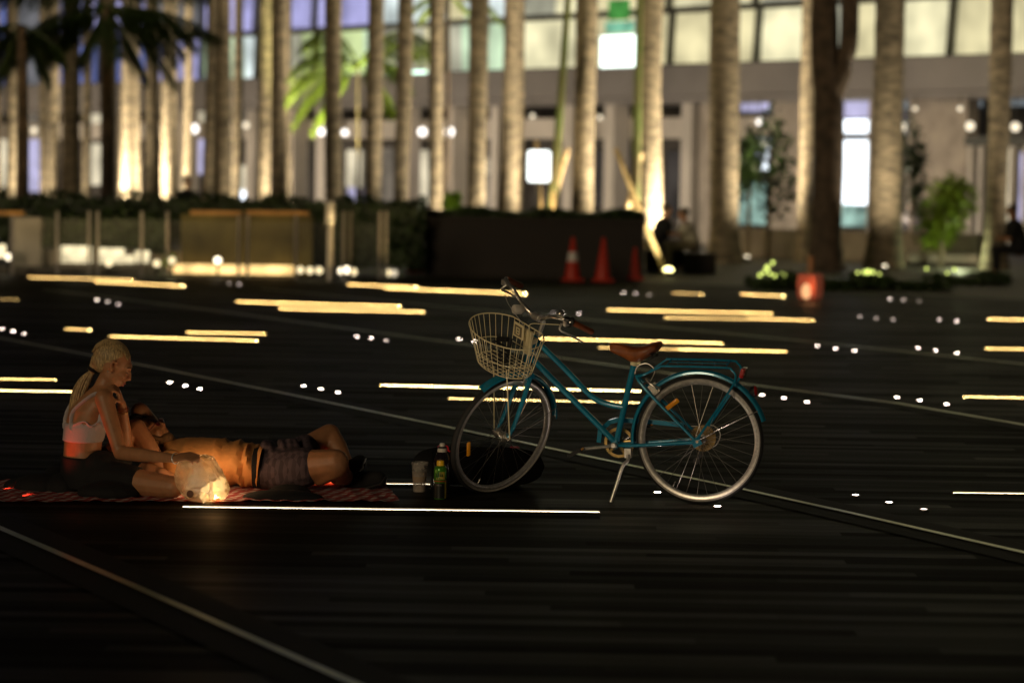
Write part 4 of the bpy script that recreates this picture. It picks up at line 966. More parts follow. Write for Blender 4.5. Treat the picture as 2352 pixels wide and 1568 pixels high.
while t < T1:
    x = px_of(t + tw / 2)
    wfm = empty('tmp') if False else None
    for (z0, z1, up) in ((zl, zt, 0), (zt, zt + 3.0, 1)):
        if x > 2000: cols = ['cream', 'ivory', 'cream'];
        elif x > 1200: cols = ['grey', 'cream', 'grey', 'ivory']
        elif x > 820: cols = ['lilac', 'cream', 'white'] if up else ['cream', 'grey', 'mint']
        elif x > 500: cols = ['lilac', 'white', 'lilac'] if up else ['lime', 'grey', 'white', 'mint']
        elif x > 400: cols = ['lilac', 'mint'] if up else ['mint', 'cream']
        else: cols = ['blue', 'dim', 'lilac', 'dim'] if up else ['blue', 'blue', 'dim', 'lilac']
        lean = .28
        g = MB(); g.box((t + tw / 2, 0, (z0 + z1) / 2), (tw - .02, .10, .14)); 
        g = MB(); y_ = SGN * .02
        fr_ = [(t, z0), (t + tw, z0), (t + tw, z1), (t, z1)]
        g.box((t + tw / 2, y_, z1 - .05), (tw, .16, .10)); g.box((t + tw / 2, y_, z0 + .03), (tw, .16, .06))
        Rl = Matrix.Rotation(-lean * .25, 3, 'Y'); g.box((t + .04, y_, (z0 + z1) / 2), (.11, .2, z1 - z0), Rl)
        wo = g.build('window', M_mull, bld, False)
        ns = rnd.choice((1, 2, 2, 3)); cuts = sorted([0, 1] + [rnd.uniform(.25, .8) for _ in range(ns - 1)])
        for k in range(len(cuts) - 1):
            a, c_ = t + tw * cuts[k], t + tw * cuts[k + 1]; p = MB(); yy = SGN * (.10 + .01 * k)
            p.add([(a, yy, z0), (c_ - .01, yy, z0), (c_ - .01 + lean * .3, yy, z1), (a + lean * .3, yy, z1)], [(0, 1, 2, 3)]); p.build('pane', wm[rnd.choice(cols)], wo, False)
    t += tw; i += 1
# ground floor: columns, lintel, glazing, doors
lz = fh(1700, 318, .9)
b = MB(); fbox(b, tx(1735), T1, lz, lz + .55, .9, 1.2, False); b.build('shopfront_lintel', M_concl, bld, False)
b = MB(); fbox(b, T0, T1, zb - 1.1, zb - .15, 1.9, 2.2, False); b.build('upper_panel', M_glass, bld, False)
b = MB(); fbox(b, tx(1690), T1, 0, lz, 1.6, 1.65, False); b.build('shopfront_glazing', M_glass, bld, False)
for x0, x1, m_ in ((1285, 1306, M_concl), (1380, 1402, M_concl), (1556, 1580, M_concl), (1600, 1640, M_stone), (1120, 1135, M_concl), (1020, 1034, M_concl), (905, 925, M_concl), (720, 745, M_concl), (655, 668, M_concl), (560, 575, M_concl), (1765, 1830, M_stone), (1985, 2010, M_stone), (405, 418, M_concl), (240, 255, M_concl)):
    b = MB(); fbox(b, x0, x1, 0, zb - .16, .3, .85); b.build('column', m_, bld, False)
b = MB(); fbox(b, 2075, 2210, 0, zb - .16, .5, .9); b.build('stone_wall', M_stone, bld, False)
for x in (2213, 2238, 2310, 2340):
    b = MB(); fbox(b, x, x + 10, .2, fh(x, 330), .3, .5); b.build('door_frame', M_concl, bld, False)
b = MB(); fbox(b, 2205, 2360, fh(2260, 335), fh(2260, 312), .25, .55); b.build('door_frame', M_mull, bld, False)
b = MB(); fbox(b, 2213, 2250, fh(2230, 478), fh(2230, 470), .28, .52); b.build('door_frame', M_concl, bld, False)
Em = {'w': emit('shop_white', (.86, .93, 1.0), 2.6, .15, 1), 'c': emit('shop_cream', (1, .88, .62), .8, .4, .8), 'b': emit('shop_blue', (.45, .5, 1), .55, .4, 1.2), 'l': emit('shop_lilac', (.72, .68, 1), .75, .25, 1.5), 'd': emit('shop_dim', (.6, .5, .38), .30, .5, .8), 'u': emit('shop_slate', (.55, .62, .66), .22, .3, 1), 'k': emit('shop_dark', (.5, .42, .36), .09, .7, .9), 'g': emit('shop_green', (.45, .70, .60), .55, .8, 2.2)}
def fpanel(x0, x1, y0, y1, m, name='lit_window', dep=1.3):
    xm = (x0 + x1) / 2; b = MB(); fbox(b, x0, x1, max(.02, fh(xm, y1, dep)), fh(xm, y0, dep), dep, dep + .06); return b.build(name, m, bld, False)
for a in [(1925, 2000, 322, 470, 'w'), (1925, 2000, 470, 520, 'g'), (1926, 2002, 275, 306, 'w'), (1928, 2000, 222, 270, 'l'), (1692, 1752, 228, 256, 'l'), (1700, 1752, 272, 294, 'w'), (1692, 1752, 280, 308, 'l'), (1725, 1754, 318, 390, 'w'), (1690, 1712, 350, 375, 'c'), (1690, 1750, 420, 515, 'g'), (1588, 1612, 340, 450, 'b'),
          (2012, 2048, 228, 252, 'u'), (2058, 2092, 226, 252, 'u'), (2100, 2140, 224, 250, 'u'), (2150, 2190, 222, 248, 'u'), (2200, 2240, 220, 246, 'u'), (2300, 2345, 218, 244, 'u'), (2222, 2234, 345, 470, 'k'), (2248, 2262, 345, 560, 'c'), (2222, 2234, 485, 560, 'd'), (2305, 2312, 340, 560, 'c'), (2332, 2340, 350, 560, 'l'), (1318, 1376, 345, 470, 'k'), (1408, 1452, 345, 470, 'k'), (1525, 1552, 345, 500, 'k'), (1614, 1628, 345, 500, 'k'), (1330, 1370, 300, 312, 'c'), (1530, 1600, 292, 300, 'd'), (1780, 1800, 470, 500, 'd'), (1060, 1075, 420, 470, 'c'), (1110, 1124, 365, 400, 'c'), (845, 862, 380, 470, 'd'), (255, 262, 330, 440, 'c'), (335, 345, 330, 440, 'd'),
          (55, 96, 315, 440, 'l'), (55, 94, 262, 300, 'd'), (205, 228, 330, 425, 'c'), (203, 230, 262, 305, 'c'), (430, 460, 318, 400, 'l'), (425, 460, 250, 290, 'c'), (540, 580, 250, 300, 'd'), (545, 577, 380, 440, 'c'), (548, 570, 435, 458, 'w'), (680, 700, 300, 460, 'd'), (790, 822, 345, 430, 'c'), (795, 810, 430, 470, 'l'), (870, 895, 340, 475, 'd'), (960, 985, 345, 470, 'c'), (1025, 1060, 345, 400, 'l'), (1105, 1135, 360, 470, 'd'), (725, 748, 345, 470, 'd'), (2300, 2330, 340, 520, 'c'), (2316, 2328, 345, 480, 'b'), (1310, 1320, 380, 420, 'd'), (30, 50, 300, 420, 'c'), (470, 540, 330, 430, 'd'), (600, 640, 300, 440, 'd'), (-60, 20, 300, 430, 'c'), (2340, 2450, 340, 500, 'd')]:
    fpanel(*a[:4], Em[a[4]])
# advertising screen in the upper windows
scr = fpanel(1368, 1444, 82, 165, emit('screen_white', (.86, 1, .9), 3.0), 'advert_screen', -.25)
fpanel(1378, 1440, 50, 76, emit('screen_mint', (.3, .75, .5), .8, .4, 2), 'advert_screen', -.25); fpanel(1385, 1430, 0, 46, emit('screen_green', (.12, .5, .1), .5, .5, 2), 'advert_screen', -.25)
Mg = emit('globe_glow', (1, .86, .62), 1.5); Mgw = emit('globe_white', (1, .93, .85), 3.0)
for x, y, r_, m_ in ((2228, 290, .17, Mg), (2072, 292, .15, Mg), (2332, 292, .17, Mg), (1223, 267, .10, Mg), (1378, 270, .10, Mg), (2102, 250, .08, Mg), (2205, 250, .09, Mg), (970, 303, .20, Mgw), (1032, 303, .22, Mgw), (738, 303, .19, Mgw), (792, 305, .16, Mgw), (445, 296, .24, Mgw), (78, 300, .18, Mg), (1745, 280, .13, Mgw), (565, 288, .16, Mg), (1690, 360, .12, Mg), (1712, 362, .12, Mg)):
    p = PR + fd * tx(x); q = ray(x, y); t_ = (p - fn * -.5 - cam_pos).dot(fn) / q.dot(fn); pos = cam_pos + q * t_
    loc = bld.matrix_basis.inverted() @ pos if False else None
    o = empty('pendant_lamp', pos, 0, None, 'pendant lamp', 'pendant lamps hanging along the building front')
    b = MB(); b.ell((0, 0, 0), r_ * .6); b.build('lamp_globe', m_, o); b = MB(); b.cyl((0, 0, r_), (0, 0, max(.3, zb - .1 - pos.z)), .015, 6); b.build('cord', M_mull, o)
    o['label'] = {2228: 'large warm pendant lamp above the glazed door, second from the right edge', 2072: 'teardrop pendant lamp right of the thick mottled trunk', 2332: 'pendant lamp at the right edge above the doorway', 1223: 'small round pendant lamp above the bright square sign', 1378: 'small round pendant lamp below the big white screen', 2102: 'tiny dim pendant lamp on the stone wall', 2205: 'small pendant lamp just above the large one by the glazed door', 970: 'left lamp of the bright white pair left of centre', 1032: 'right lamp of the bright white pair left of centre', 738: 'white pendant lamp between the fronds of the lit green palm', 792: 'pendant lamp right of the lit green palm\'s dark trunk', 445: 'big white pendant lamp near the brightest trunk', 78: 'warm pendant lamp over the far left window', 1745: 'white pendant lamp in the bluish window right of centre', 565: 'warm pendant lamp left of the paired dark trunks', 1690: 'low warm lamp against the right edge of the wide trunk', 1712: 'low warm lamp beside the dark potted shrub'}[x]
# hanging signs on the band
for x0, x1, lab in ((863, 897, 'left one of two small green-white glowing signs high on the facade'), (944, 980, 'right one of two small green-white glowing signs high on the facade')):
    p = PR + fd * tx((x0 + x1) / 2) + fn * .7; q = ray((x0 + x1) / 2, 173); t_ = p.y / q.y; pos = cam_pos + q * t_
    o = empty('exit_sign', pos, math.atan2(fd.y, fd.x), lab, 'sign', 'glowing signs on the facade'); b = MB(); b.box((0, 0, 0), (.62, .12, .24)); b.build('sign_face', emit('sign_green', (.7, 1, .82), 3.2), o, False, bevel=.02); b = MB(); b.box((0, -SGN * -.15, .0), (.1, .3, .06)); b.build('bracket', M_mull, o, False)
# added fill lamps, unseen, washing the facade from the pavement
for x, e_ in ((2250, 120), (1900, 115), (1500, 125), (1100, 200), (650, 230), (150, 260)):
    p = PR + fd * tx(x) + fn * 4.5; p.z = .35; tgt = PR + fd * tx(x); tgt.z = 4.0
    o = empty('facade_fill', (p.x, p.y, 0), 0, 'added low fill lamp washing the building front near picture x %d' % x, 'facade_fill', 'added fill lamps before the building')
    o['label'] = {2250: 'added fill lamp before the glazed doors', 1900: 'added fill lamp before the bright white shop window', 1500: 'added fill lamp behind the staked young palms', 1100: 'added fill lamp behind the dark timber planter', 650: 'added fill lamp behind the lit green palm', 150: 'added fill lamp behind the far left trunks'}[x]
    b = MB(); b.box((0, 0, .12), (.3, .2, .24)); b.build('housing', M_mull, o, False, bevel=.02)
    lamp('fill', 'AREA', (0, -fn.y * .0, .30), e_, (1, .84, .68), o, shape='RECTANGLE', size=2.5, size_y=.3, aim=V(tgt) - V((p.x, p.y, 0)))

# ------------------------------------------------------------------ palms
def frond(b, base, d, L, droop, leafn=34, wl=.5, seed=0, lw=.022, hang=.45):
    rnd = random.Random(seed); d = V(d).normalized(); pts = []; p = V(base); v = d.copy()
    for i in range(13):
        pts.append(p.copy()); v = (v + V((0, 0, -droop / 12 * (1 + i * .12)))).normalized(); p = p + v * (L / 12)
    b.tube(pts, [.025 * (1 - i / 14) + .004 for i in range(13)], 5)
    for i in range(leafn):
        t = .12 + .86 * i / leafn; k = t * 12; j = min(int(k), 11); q = pts[j].lerp(pts[j + 1], k - j); tg = (pts[j + 1] - pts[j]).normalized(); sd2 = tg.cross(V((0, 0, 1))).normalized()
        l = wl * (sin(pi * min(t * 1.05, 1)) ** .5 + .15)
        for s in (-1, 1):
            e = q + (sd2 * s * .75 + tg * .55 + V((0, 0, -hang + rnd.uniform(-.25, .25)))).normalized() * l * rnd.uniform(.8, 1.1); m_ = q.lerp(e, .5) + V((0, 0, .04)); w_ = tg * lw
            b.add([q - w_, q + w_, m_ + w_ * 1.2, e, m_ - w_ * 1.2], [(0, 1, 2, 3, 4)])
crown_me = None
def crown_mesh():
    b = MB()
    for i in range(13): a = 2 * pi * i / 13 + .3 * (i % 2); frond(b, (0, 0, 0), (cos(a), sin(a), .9 - .5 * (i % 3)), 2.6, .75, 26, .55, i)
    o = b.build('crown', M_leaf, fixn=False, smooth=False); return o
crown0 = crown_mesh(); crown0_used = [False]
trunk_cache = {}
def trunk_obj(dia, h, seed):
    b = MB(); rnd = random.Random(seed); n = 26; pts = []; rs = []
    bx, by = rnd.uniform(-.10, .10), rnd.uniform(-.1, .1)
    for i in range(n + 1):
        t = i / n; z = h * t; pts.append(V((bx * sin(t * 3), by * sin(t * 2.4), z))); f = 1 + .45 * math.exp(-z / .35) + .05 * sin(t * 9 + seed)
        if t > .8: f *= 1 - (t - .8) * 1.2
        rs.append(dia / 2 * f * (1 + (.02 if i % 2 else -.02)))
    b.tube(pts, rs, 18); return b.build('trunk', M_trunk)
Mlens = emit('uplight_lens', (1, .85, .6), 12)
# x, width px, distance, lit side (-1 left, 1 right, 0 dark), strength, label
TR = [(-8, 26, 70, 0, 0, 'palm cut by the left edge of the picture'), (27, 26, 62, 1, 160, 'dark palm close to the left edge with a cream lit flank'), (102, 20, 66, 0, 0, 'slim dark palm between two brighter ones on the far left'), (122, 26, 70, -1, 100, 'brown lit palm on the far left'), (147, 18, 72, 0, 0, 'olive slim palm left of the blackest left trunk'), (166, 38, 58, 0, 0, 'blackest wide palm at the far left'), (197, 20, 66, -1, 70, 'brown palm touching the blackest left trunk'),
      (249, 36, 58, 0, 0, 'dark broad palm standing alone right of the far left cluster'), (283, 24, 70, 1, 80, 'tan palm second to the left of the brightest trunk'), (310, 26, 72, 1, 150, 'pale palm leaning slightly near the brightest trunk'), (341, 22, 68, 0, 20, 'reddish brown palm just left of the brightest trunk'), (361, 18, 60, 0, 0, 'narrow dark palm hugging the brightest trunk'), (383, 28, 70, -1, 600, 'brightest cream palm trunk on the left'), (404, 14, 74, 0, 60, 'thin tan palm right against the brightest trunk'), (428, 22, 72, -1, 220, 'cream palm right of the brightest trunk'),
      (471, 24, 60, 0, 0, 'dark palm, left of the three packed trunks'), (491, 18, 64, 0, 0, 'grey brown palm in the middle of the three packed trunks'), (514, 30, 60, 1, 30, 'brown palm, right of the three packed trunks'), (539, 22, 68, -1, 170, 'pale palm left of a bare gap with bluish lights'), (600, 34, 62, 1, 190, 'palm half dark and half cream, left of a black trunk'), (637, 32, 56, 0, 0, 'black palm beside the half cream one'), (662, 16, 72, 1, 90, 'faint tan palm right of the black one'),
      (768, 40, 54, 1, 30, 'black palm in front of the lit green fronds'), (853, 37, 56, 1, 50, 'olive brown palm right of the lit green fronds'), (915, 35, 55, 1, 12, 'black palm between the two green-white signs'), (1001, 34, 56, 1, 110, 'olive lit palm right of the second green-white sign'), (1090, 40, 55, 1, 110, 'palm dark on its left and cream on its right at centre'), (1158, 34, 58, 1, 190, 'bright palm, left of the central pair'), (1187, 24, 60, -1, 260, 'bright palm, right of the central pair'),
      (1334, 46, 54, 1, 230, 'palm with black left half and glowing right half under the round lamp'), (1497, 50, 54, 1, 230, 'palm with glowing right half beside the crossed stakes'), (1663, 62, 52.8, 1, 150, 'wide palm right of the seated people'), (1845, 30, 54, -1, 260, 'slim lit palm behind the forked dark tree'), (2030, 66, 51, 0, 80, 'thick mottled brown palm right of the bright shop window'), (2284, 46, 51, 1, 38, 'dark palm near the right edge with a lit right flank')]
n_t = 0
for (x, wpx, d, side, pw, lab) in TR:
    base = at(x, 620, d); base.z = 0; dia = wpx / F * d * (1.08 if x > 1050 else .98); h = random.Random(x).uniform(8.6, 10.5)
    o = empty('palm_tree', base, random.Random(x + 1).uniform(0, 6), lab, 'palm tree', 'royal palms planted in front of the building'); to = trunk_obj(dia, h, x); to.parent = o
    cr_ = crown0 if not crown0_used[0] else crown0.copy()
    if crown0_used[0]: C.objects.link(cr_)
    crown0_used[0] = True; cr_.parent = o; cr_.location = (0, 0, h - .1)
    if pw:
        off = V(((side * (1.9 if d < 59 else .95)) if side else -.3, (-.75 if d < 59 else -1.1) if side else -2.2, 0)); u = empty('uplight', base + off, 0, ('uplight of the ' + lab), 'uplight', 'uplights at the palm feet')
        b = MB(); b.lathe([(.06, 0), (.06, .10), (.05, .11)], n=14); b.build('housing', M_black, u)
        b = MB(); b.lathe([(.045, .111), (.04, .116)], n=14); b.build('lens', Mlens, u)
        lamp('spot', 'SPOT', (0, 0, .16), pw * (10.0 if d < 59 else 8.5), (1, .84, .58), u, spot_size=radians(105), spot_blend=1.0, shadow_soft_size=.05, aim=V((-off.x, -off.y, 5.0)))
# forked broadleaf tree
base = at(1897, 623, 49); base.z = 0; o = empty('forked_tree', base, 0, 'dark thick tree forking near the top right of the picture', 'tree')
b = MB(); s49 = 49 / F; b.tube(spline([(0, 0, 0), (-.02, 0, .5), (0, 0, 2), (-.03, 0, 3.2), (-.12, 0, 4.2), (-.2, 0, 7.5)], 6), [.40] * 2 + [.33] * 4 + [.285] * 12 + [.26] * 8 + [.22] * 5, 16)
b.tube(spline([(.0, 0, 3.2), (.22, 0, 3.9), (.34, 0, 4.5), (.28, .1, 7.3)], 5), [.22] * 5 + [.17] * 11, 12); b.build('trunk', mat('dark_bark', (.09, .065, .045), .85, var=.4, scale=5, bump=.6, bscale=12), o)
def leaf_cloud(b, c, rx, ry, rz, n, sz, seed):
    rnd = random.Random(seed); c = V(c)
    for i in range(n):
        d_ = V((rnd.gauss(0, 1), rnd.gauss(0, 1), rnd.gauss(0, 1))).normalized() * rnd.uniform(.35, 1); p = c + V((d_.x * rx, d_.y * ry, d_.z * rz))
        t = V((rnd.uniform(-1, 1), rnd.uniform(-1, 1), rnd.uniform(-.8, .6))).normalized(); s_ = t.cross(V((rnd.uniform(-1, 1), rnd.uniform(-1, 1), 1))).normalized(); l = sz * rnd.uniform(.6, 1.3)
        b.add([p - t * l, p + s_ * l * .4, p + t * l, p - s_ * l * .4], [(0, 1, 2, 3)])
b = MB()
for i in range(9): leaf_cloud(b, (random.uniform(-2, 2), random.uniform(-2, 2), 8 + random.uniform(-.6, 1.6)), 1.3, 1.3, .9, 260, .11, i)
b.build('crown', M_leaf, o, False, fixn=False)
# feathery palms whose fronds hang into the picture
M_dark_bark = bpy.data.materials['dark_bark']
def hanging(x, y, d, dirs, m, lab, L=2.4, tr=.10, wl=.6, hang=.45):
    p = at(x, y, d); o = empty('feather_palm', (p.x, p.y, 0), 0, lab, 'palm tree'); t = MB(); t.tube([(0, 0, 0), (.03, 0, p.z * .5), (0, 0, p.z)], [tr * 1.3, tr, tr * .8], 10); t.build('trunk', M_dark_bark, o)
    for i, (dx, dz, dr, LL) in enumerate(dirs):
        b = MB(); frond(b, (0, 0, p.z), (dx, random.uniform(-.5, .5), dz), LL, dr, 62, wl, i, .010, hang); b.build('frond', m, o, False, fixn=False)
    return o, p
hanging(245, 20, 46, [(-1, .15, .75, 2.1), (-1, -.25, .45, 2.0), (1, .2, .85, 1.9), (.9, -.3, .5, 1.6), (-.6, .6, .9, 2.2), (.7, .7, 1.0, 2.1), (-1, -.6, .2, 1.6), (.3, -.6, .3, 1.1), (-.4, -.7, .25, 1.2), (1, -.05, .7, 1.7), (-.9, .4, .5, 2.6), (-.8, -.1, .6, 2.3), (.9, .1, .5, 2.2), (.5, -.6, .4, 1.5), (-.7, -.4, .4, 1.7), (.8, -.5, .5, 1.9)], M_leaf, 'dark feathery palm whose fronds hang across the top left corner', wl=.62, hang=.9)
hanging(50, 60, 44, [(-1, .1, .7, 1.6), (1, -.3, .4, .9), (-.4, -.6, .4, 1.1), (.5, -.7, .3, 1.0), (-.9, -.5, .3, 1.3)], M_leaf, 'dark feathery palm at the top left edge', wl=.62, hang=.9)
og, pg = hanging(822, 150, 62, [(-1, .3, 1.15, 2.4), (-.8, -.2, .9, 2.3), (-1, .9, 1.3, 2.4), (.8, .4, 1.2, 1.8), (.5, .9, 1.3, 2.2), (-.3, .8, 1.6, 2.5), (.6, -.3, .8, 1.7), (-.55, -.5, .5, 2.0), (1, .9, .9, 2.4)], M_leafb, 'small palm with bright yellow-green lit fronds left of centre', wl=.7, tr=.04, hang=.9)
lamp('palm_spot', 'SPOT', (-.9, -2.4, .2), 6000, (1, .95, .42), og, spot_size=radians(50), spot_blend=.6, shadow_soft_size=.05, aim=V((-.4, 0, pg.z)))
hanging(1030, -10, 60, [(1, .2, 1.0, 1.6), (.8, -.4, .6, 1.3), (-.7, .1, .9, 1.1), (-.9, -.3, .6, 1.0)], M_leafb, 'small palm with green fronds reaching in at the top centre', tr=.05, wl=.4)
# leaning young palms with bamboo stakes
def young(x0, y0, x1, y1, d, lab, stakes):
    a = at(x0, y0, d); a.z = 0; c = at(x1, y1, d); o = empty('young_palm', a, 0, lab, 'palm tree', 'young palms held by stakes')
    t = MB(); t.tube([(0, 0, 0), (c - a) * .5 + V((.02, 0, 0)), (c - a), (c - a) * 1.5], [.10, .085, .07, .06], 12); t.build('trunk', mat('young_bark', (.20, .16, .08), .7, col2=(.14, .22, .05), scale=.8), o)
    k = MB(); top = (c - a) * 1.5
    for i in range(8): frond(k, top, (cos(i * .8), sin(i * .8), .9), 1.8, .8, 24, .4, i)
    k.build('crown', M_leafb, o, False, fixn=False)
    for i, (sx0, sy0, sx1, sy1, dd, sl) in enumerate(stakes):
        p, q = at(sx0, sy0, d + dd), at(sx1, sy1, d + (dd if dd < -5 else 0)); 
        if p.z < .25: p.z = 0.0
        s_ = MB(); s_.tube([p, p.lerp(q, .5), q], [.055, .052, .05], 10); so_ = s_.build('stake', M_bamboo, None, shift=p); tag(so_, sl, 'stake', 'bamboo stakes propping the young palms')
young(1258, 560, 1300, 60, 53, 'leaning young palm behind the bright square sign', [(1245, 560, 1232, 325, -.5, 'near vertical stake behind the bright square sign'), (1250, 540, 1304, 342, .4, 'slanting stake right of the bright square sign'), (1270, 560, 1272, 420, -.3, 'stake lit low beside the square sign')])
young(1455, 560, 1467, 100, 53, 'straight young palm where the stakes cross', [(1530, 625, 1414, 342, -7.4, 'longest stake slanting down right to a bright foot'), (1420, 560, 1472, 352, .4, 'stake crossing the longest one from lower left'), (1454, 560, 1452, 420, -.2, 'upright stake lit yellow below the crossing')])
p = at(1534, 624, 45.35); o = empty('uplight', (p.x, p.y - .15, 0), 0, 'glowing uplight at the foot of the longest stake', 'uplight', 'uplights at the palm feet')
b = MB(); b.lathe([(.08, 0), (.08, .08), (.07, .09)], n=14); b.build('housing', M_black, o); b = MB(); b.ell((0, 0, .10), (.08, .08, .05)); b.build('lens', emit('yellow_lens', (1, .9, .35), 9), o)
lamp('spot', 'SPOT', (-.05, -.75, .10), 300, (1, .85, .52), o, spot_size=radians(60), spot_blend=.8, shadow_soft_size=.05, aim=V((-.40, .35, .95)))
for (x, y, z, lab) in ((1262, 520, 420, 'uplight under the staked palm by the square sign'), (1440, 520, 45, 'uplight under the crossed stakes')):
    p = at(x, y, 52.2); p.z = 0; o = empty('uplight', p, 0, lab, 'uplight', 'uplights at the palm feet'); b = MB(); b.lathe([(.06, 0), (.06, .10), (.05, .11)], n=14); b.build('housing', M_black, o)
    lamp('spot', 'SPOT', (0, 0, .2), z, (1, .78, .45), o, spot_size=radians(90), spot_blend=.8, shadow_soft_size=.05, aim=V((0, .7, 3)))

# ------------------------------------------------------------------ planter wall, hedges, railing
def quadbox(b, x0, x1, yb, d, h0, h1, th):       # wall between picture x0..x1 at distance d (may differ at both ends)
    d0, d1 = d if isinstance(d, tuple) else (d, d); p, q = at(x0, 600, d0), at(x1, 600, d1); p.z = q.z = 0; dr = (q - p); L = dr.length; an = math.atan2(dr.y, dr.x)
    b.box((p + q) / 2 + V((0, th / 2, (h0 + h1) / 2)), (L, th, h1 - h0), Matrix.Rotation(an, 3, 'Z'))
b = MB(); quadbox(b, 975, 1478, 0, 43.9, 0, .98, 1.2); quadbox(b, 972, 1482, 0, 43.85, .90, .99, 1.3); o = b.build('timber_planter', M_darkwood, None, False, shift=at(1226, 640, 43)); tag(o, 'long dark timber planter wall behind the traffic cones', 'planter')
b = MB(); rnd = random.Random(5)
def hedge(name, x0, x1, d, z0, z1, th, n, m, lab, cat='hedge', sz=.06):
    p, q = at(x0, 600, d), at(x1, 600, d); b = MB(); rnd = random.Random(int(x0) + 7); L = q.x - p.x
    b.box((0, th / 2, (z1 - z0) / 2), (L * .97, th * .7, (z1 - z0) * .8))
    for i in range(n):
        u = rnd.uniform(-.5, .5) * L; c = V((u, rnd.uniform(0, th), rnd.uniform(.05, 1) * (z1 - z0) + .05 * sin(u * 5))); t = V((rnd.uniform(-1, 1), rnd.uniform(-1, 1), rnd.uniform(-.3, 1))).normalized(); s_ = t.cross(V((rnd.uniform(-1, 1), rnd.uniform(-1, 1), .3))).normalized(); l = sz * rnd.uniform(.6, 1.4)
        b.add([c - t * l, c + s_ * l * .5, c + t * l, c - s_ * l * .5], [(0, 1, 2, 3)])
    o = b.build(name, m, None, False, fixn=False); o.location = V(((p.x + q.x) / 2, p.y, z0)); tag(o, lab, cat); return o
hedge('hedge', 960, 1480, 44.0, .93, 1.10, 1.0, 2600, M_leaf, 'low dark hedge growing on top of the timber planter')
hedge('hedge', -120, 975, 43.4, .45, 1.28, 1.0, 6000, M_leaf, 'long clipped hedge running behind the glass railing')
hedge('hedge', 95, 385, 42.6, .35, 1.0, .5, 2200, M_leaf, 'bushy dark hedge block behind the left railing bays')
hedge('hedge', 715, 975, 43.5, .08, .95, .5, 2000, M_leaf, 'dark green hedge between the gold wall and the timber planter')
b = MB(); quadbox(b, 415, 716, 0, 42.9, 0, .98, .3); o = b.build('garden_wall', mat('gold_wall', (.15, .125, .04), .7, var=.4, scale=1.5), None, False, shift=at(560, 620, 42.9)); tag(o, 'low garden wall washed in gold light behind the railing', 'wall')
b = MB(); quadbox(b, 92, 415, 0, 42.9, 0, .36, .3); o = b.build('garden_wall', M_stone, None, False, shift=at(250, 620, 42.9)); tag(o, 'low stone wall carrying the three glowing wall patches', 'wall')
b = MB(); quadbox(b, 30, 96, 0, 42.7, .05, .90, .4); o = b.build('pillar', M_concl, None, False, bevel=.03, shift=at(63, 620, 42.7)); tag(o, 'pale square pillar at the left end of the hedge', 'pillar')
b = MB(); quadbox(b, -200, 385, 0, 42.0, 0, .10, .8); o = b.build('step', M_pave, None, False, shift=at(100, 620, 42)); tag(o, 'low paved step in front of the left railing', 'step')
# planter glow strip + emissive patches painting the uplit wall
def glow(x0, x1, z0, z1, d, m, lab, name='wall_glow', th=.05, cat='light'):
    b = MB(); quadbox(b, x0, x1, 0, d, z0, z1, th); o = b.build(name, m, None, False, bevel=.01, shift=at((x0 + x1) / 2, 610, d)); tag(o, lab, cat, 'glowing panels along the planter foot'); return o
Mgold = emit('gold_strip', (1, .64, .24), 1.7, .6, 2.2); Mcrm = emit('lit_wall_cream', (1, .84, .50), 1.25, .65, 3)  # cream emission paints the uplit wall between the posts
hz = lambda x, y, d: at(x, y, d).z
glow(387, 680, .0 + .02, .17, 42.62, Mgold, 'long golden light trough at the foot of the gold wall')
glow(140, 210, hz(170, 604, 42.2), hz(170, 565, 42.2), 42.2, Mcrm, 'cream emissive patch painting lit wall, widest and leftmost of three')
glow(222, 285, hz(250, 605, 42.2), hz(250, 570, 42.2), 42.2, Mcrm, 'cream emissive patch painting lit wall, middle of three'); glow(285, 308, hz(290, 605, 42.2), hz(290, 586, 42.2), 42.2, Mcrm, 'low stub of emissive wall patch right of the middle one')
glow(311, 342, hz(325, 604, 42.2), hz(325, 576, 42.2), 42.2, Mcrm, 'cream emissive patch painting lit wall, smallest and rightmost of three')
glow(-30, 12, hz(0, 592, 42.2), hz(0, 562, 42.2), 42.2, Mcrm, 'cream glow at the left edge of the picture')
lampy = [(500, 598, 5), (690, 620, 2), (712, 621, 2), (733, 621, 2), (785, 622, 4), (797, 620, 5), (812, 624, 2), (890, 626, 2), (905, 627, 1), (20, 590, 3), (395, 598, 2), (250, 604, 2), (360, 605, 2)]
Mb = {k: emit('bollard_%d' % k, (1, .85, .6) if k != 2 else (1, .8, .45), k * .9) for k in (1, 2, 3, 4, 5)}
for i, (x, y, k) in enumerate(lampy):
    p = at(x, y, 42.0); o = empty('ground_lamp', (p.x, p.y, 0), 0, None, 'ground lamp', 'small lamps along the planter foot'); b = MB(); b.ell((0, 0, max(p.z, .05)), .055); b.build('lamp_globe', Mb[k], o); b = MB(); b.cyl((0, 0, 0), (0, 0, max(p.z, .05) - .04), .02, 8); b.build('stem', M_black, o)
    o['label'] = ['round lamp above the golden light trough', 'small lamp just right of the golden trough', 'second small lamp right of the golden trough', 'small lamp left of the tall bright post', 'left lamp of the bright cluster right of the tall post', 'brightest lamp of the cluster right of the tall post', 'dim right lamp of the cluster by the tall post', 'faint lamp left of the dark red cone', 'faintest lamp beside the dark red cone', 'lamp at the foot of the pale pillar', 'lamp at the left end of the golden trough', 'tiny lamp before the middle glowing patch', 'tiny lamp right of the smallest glowing patch'][i]
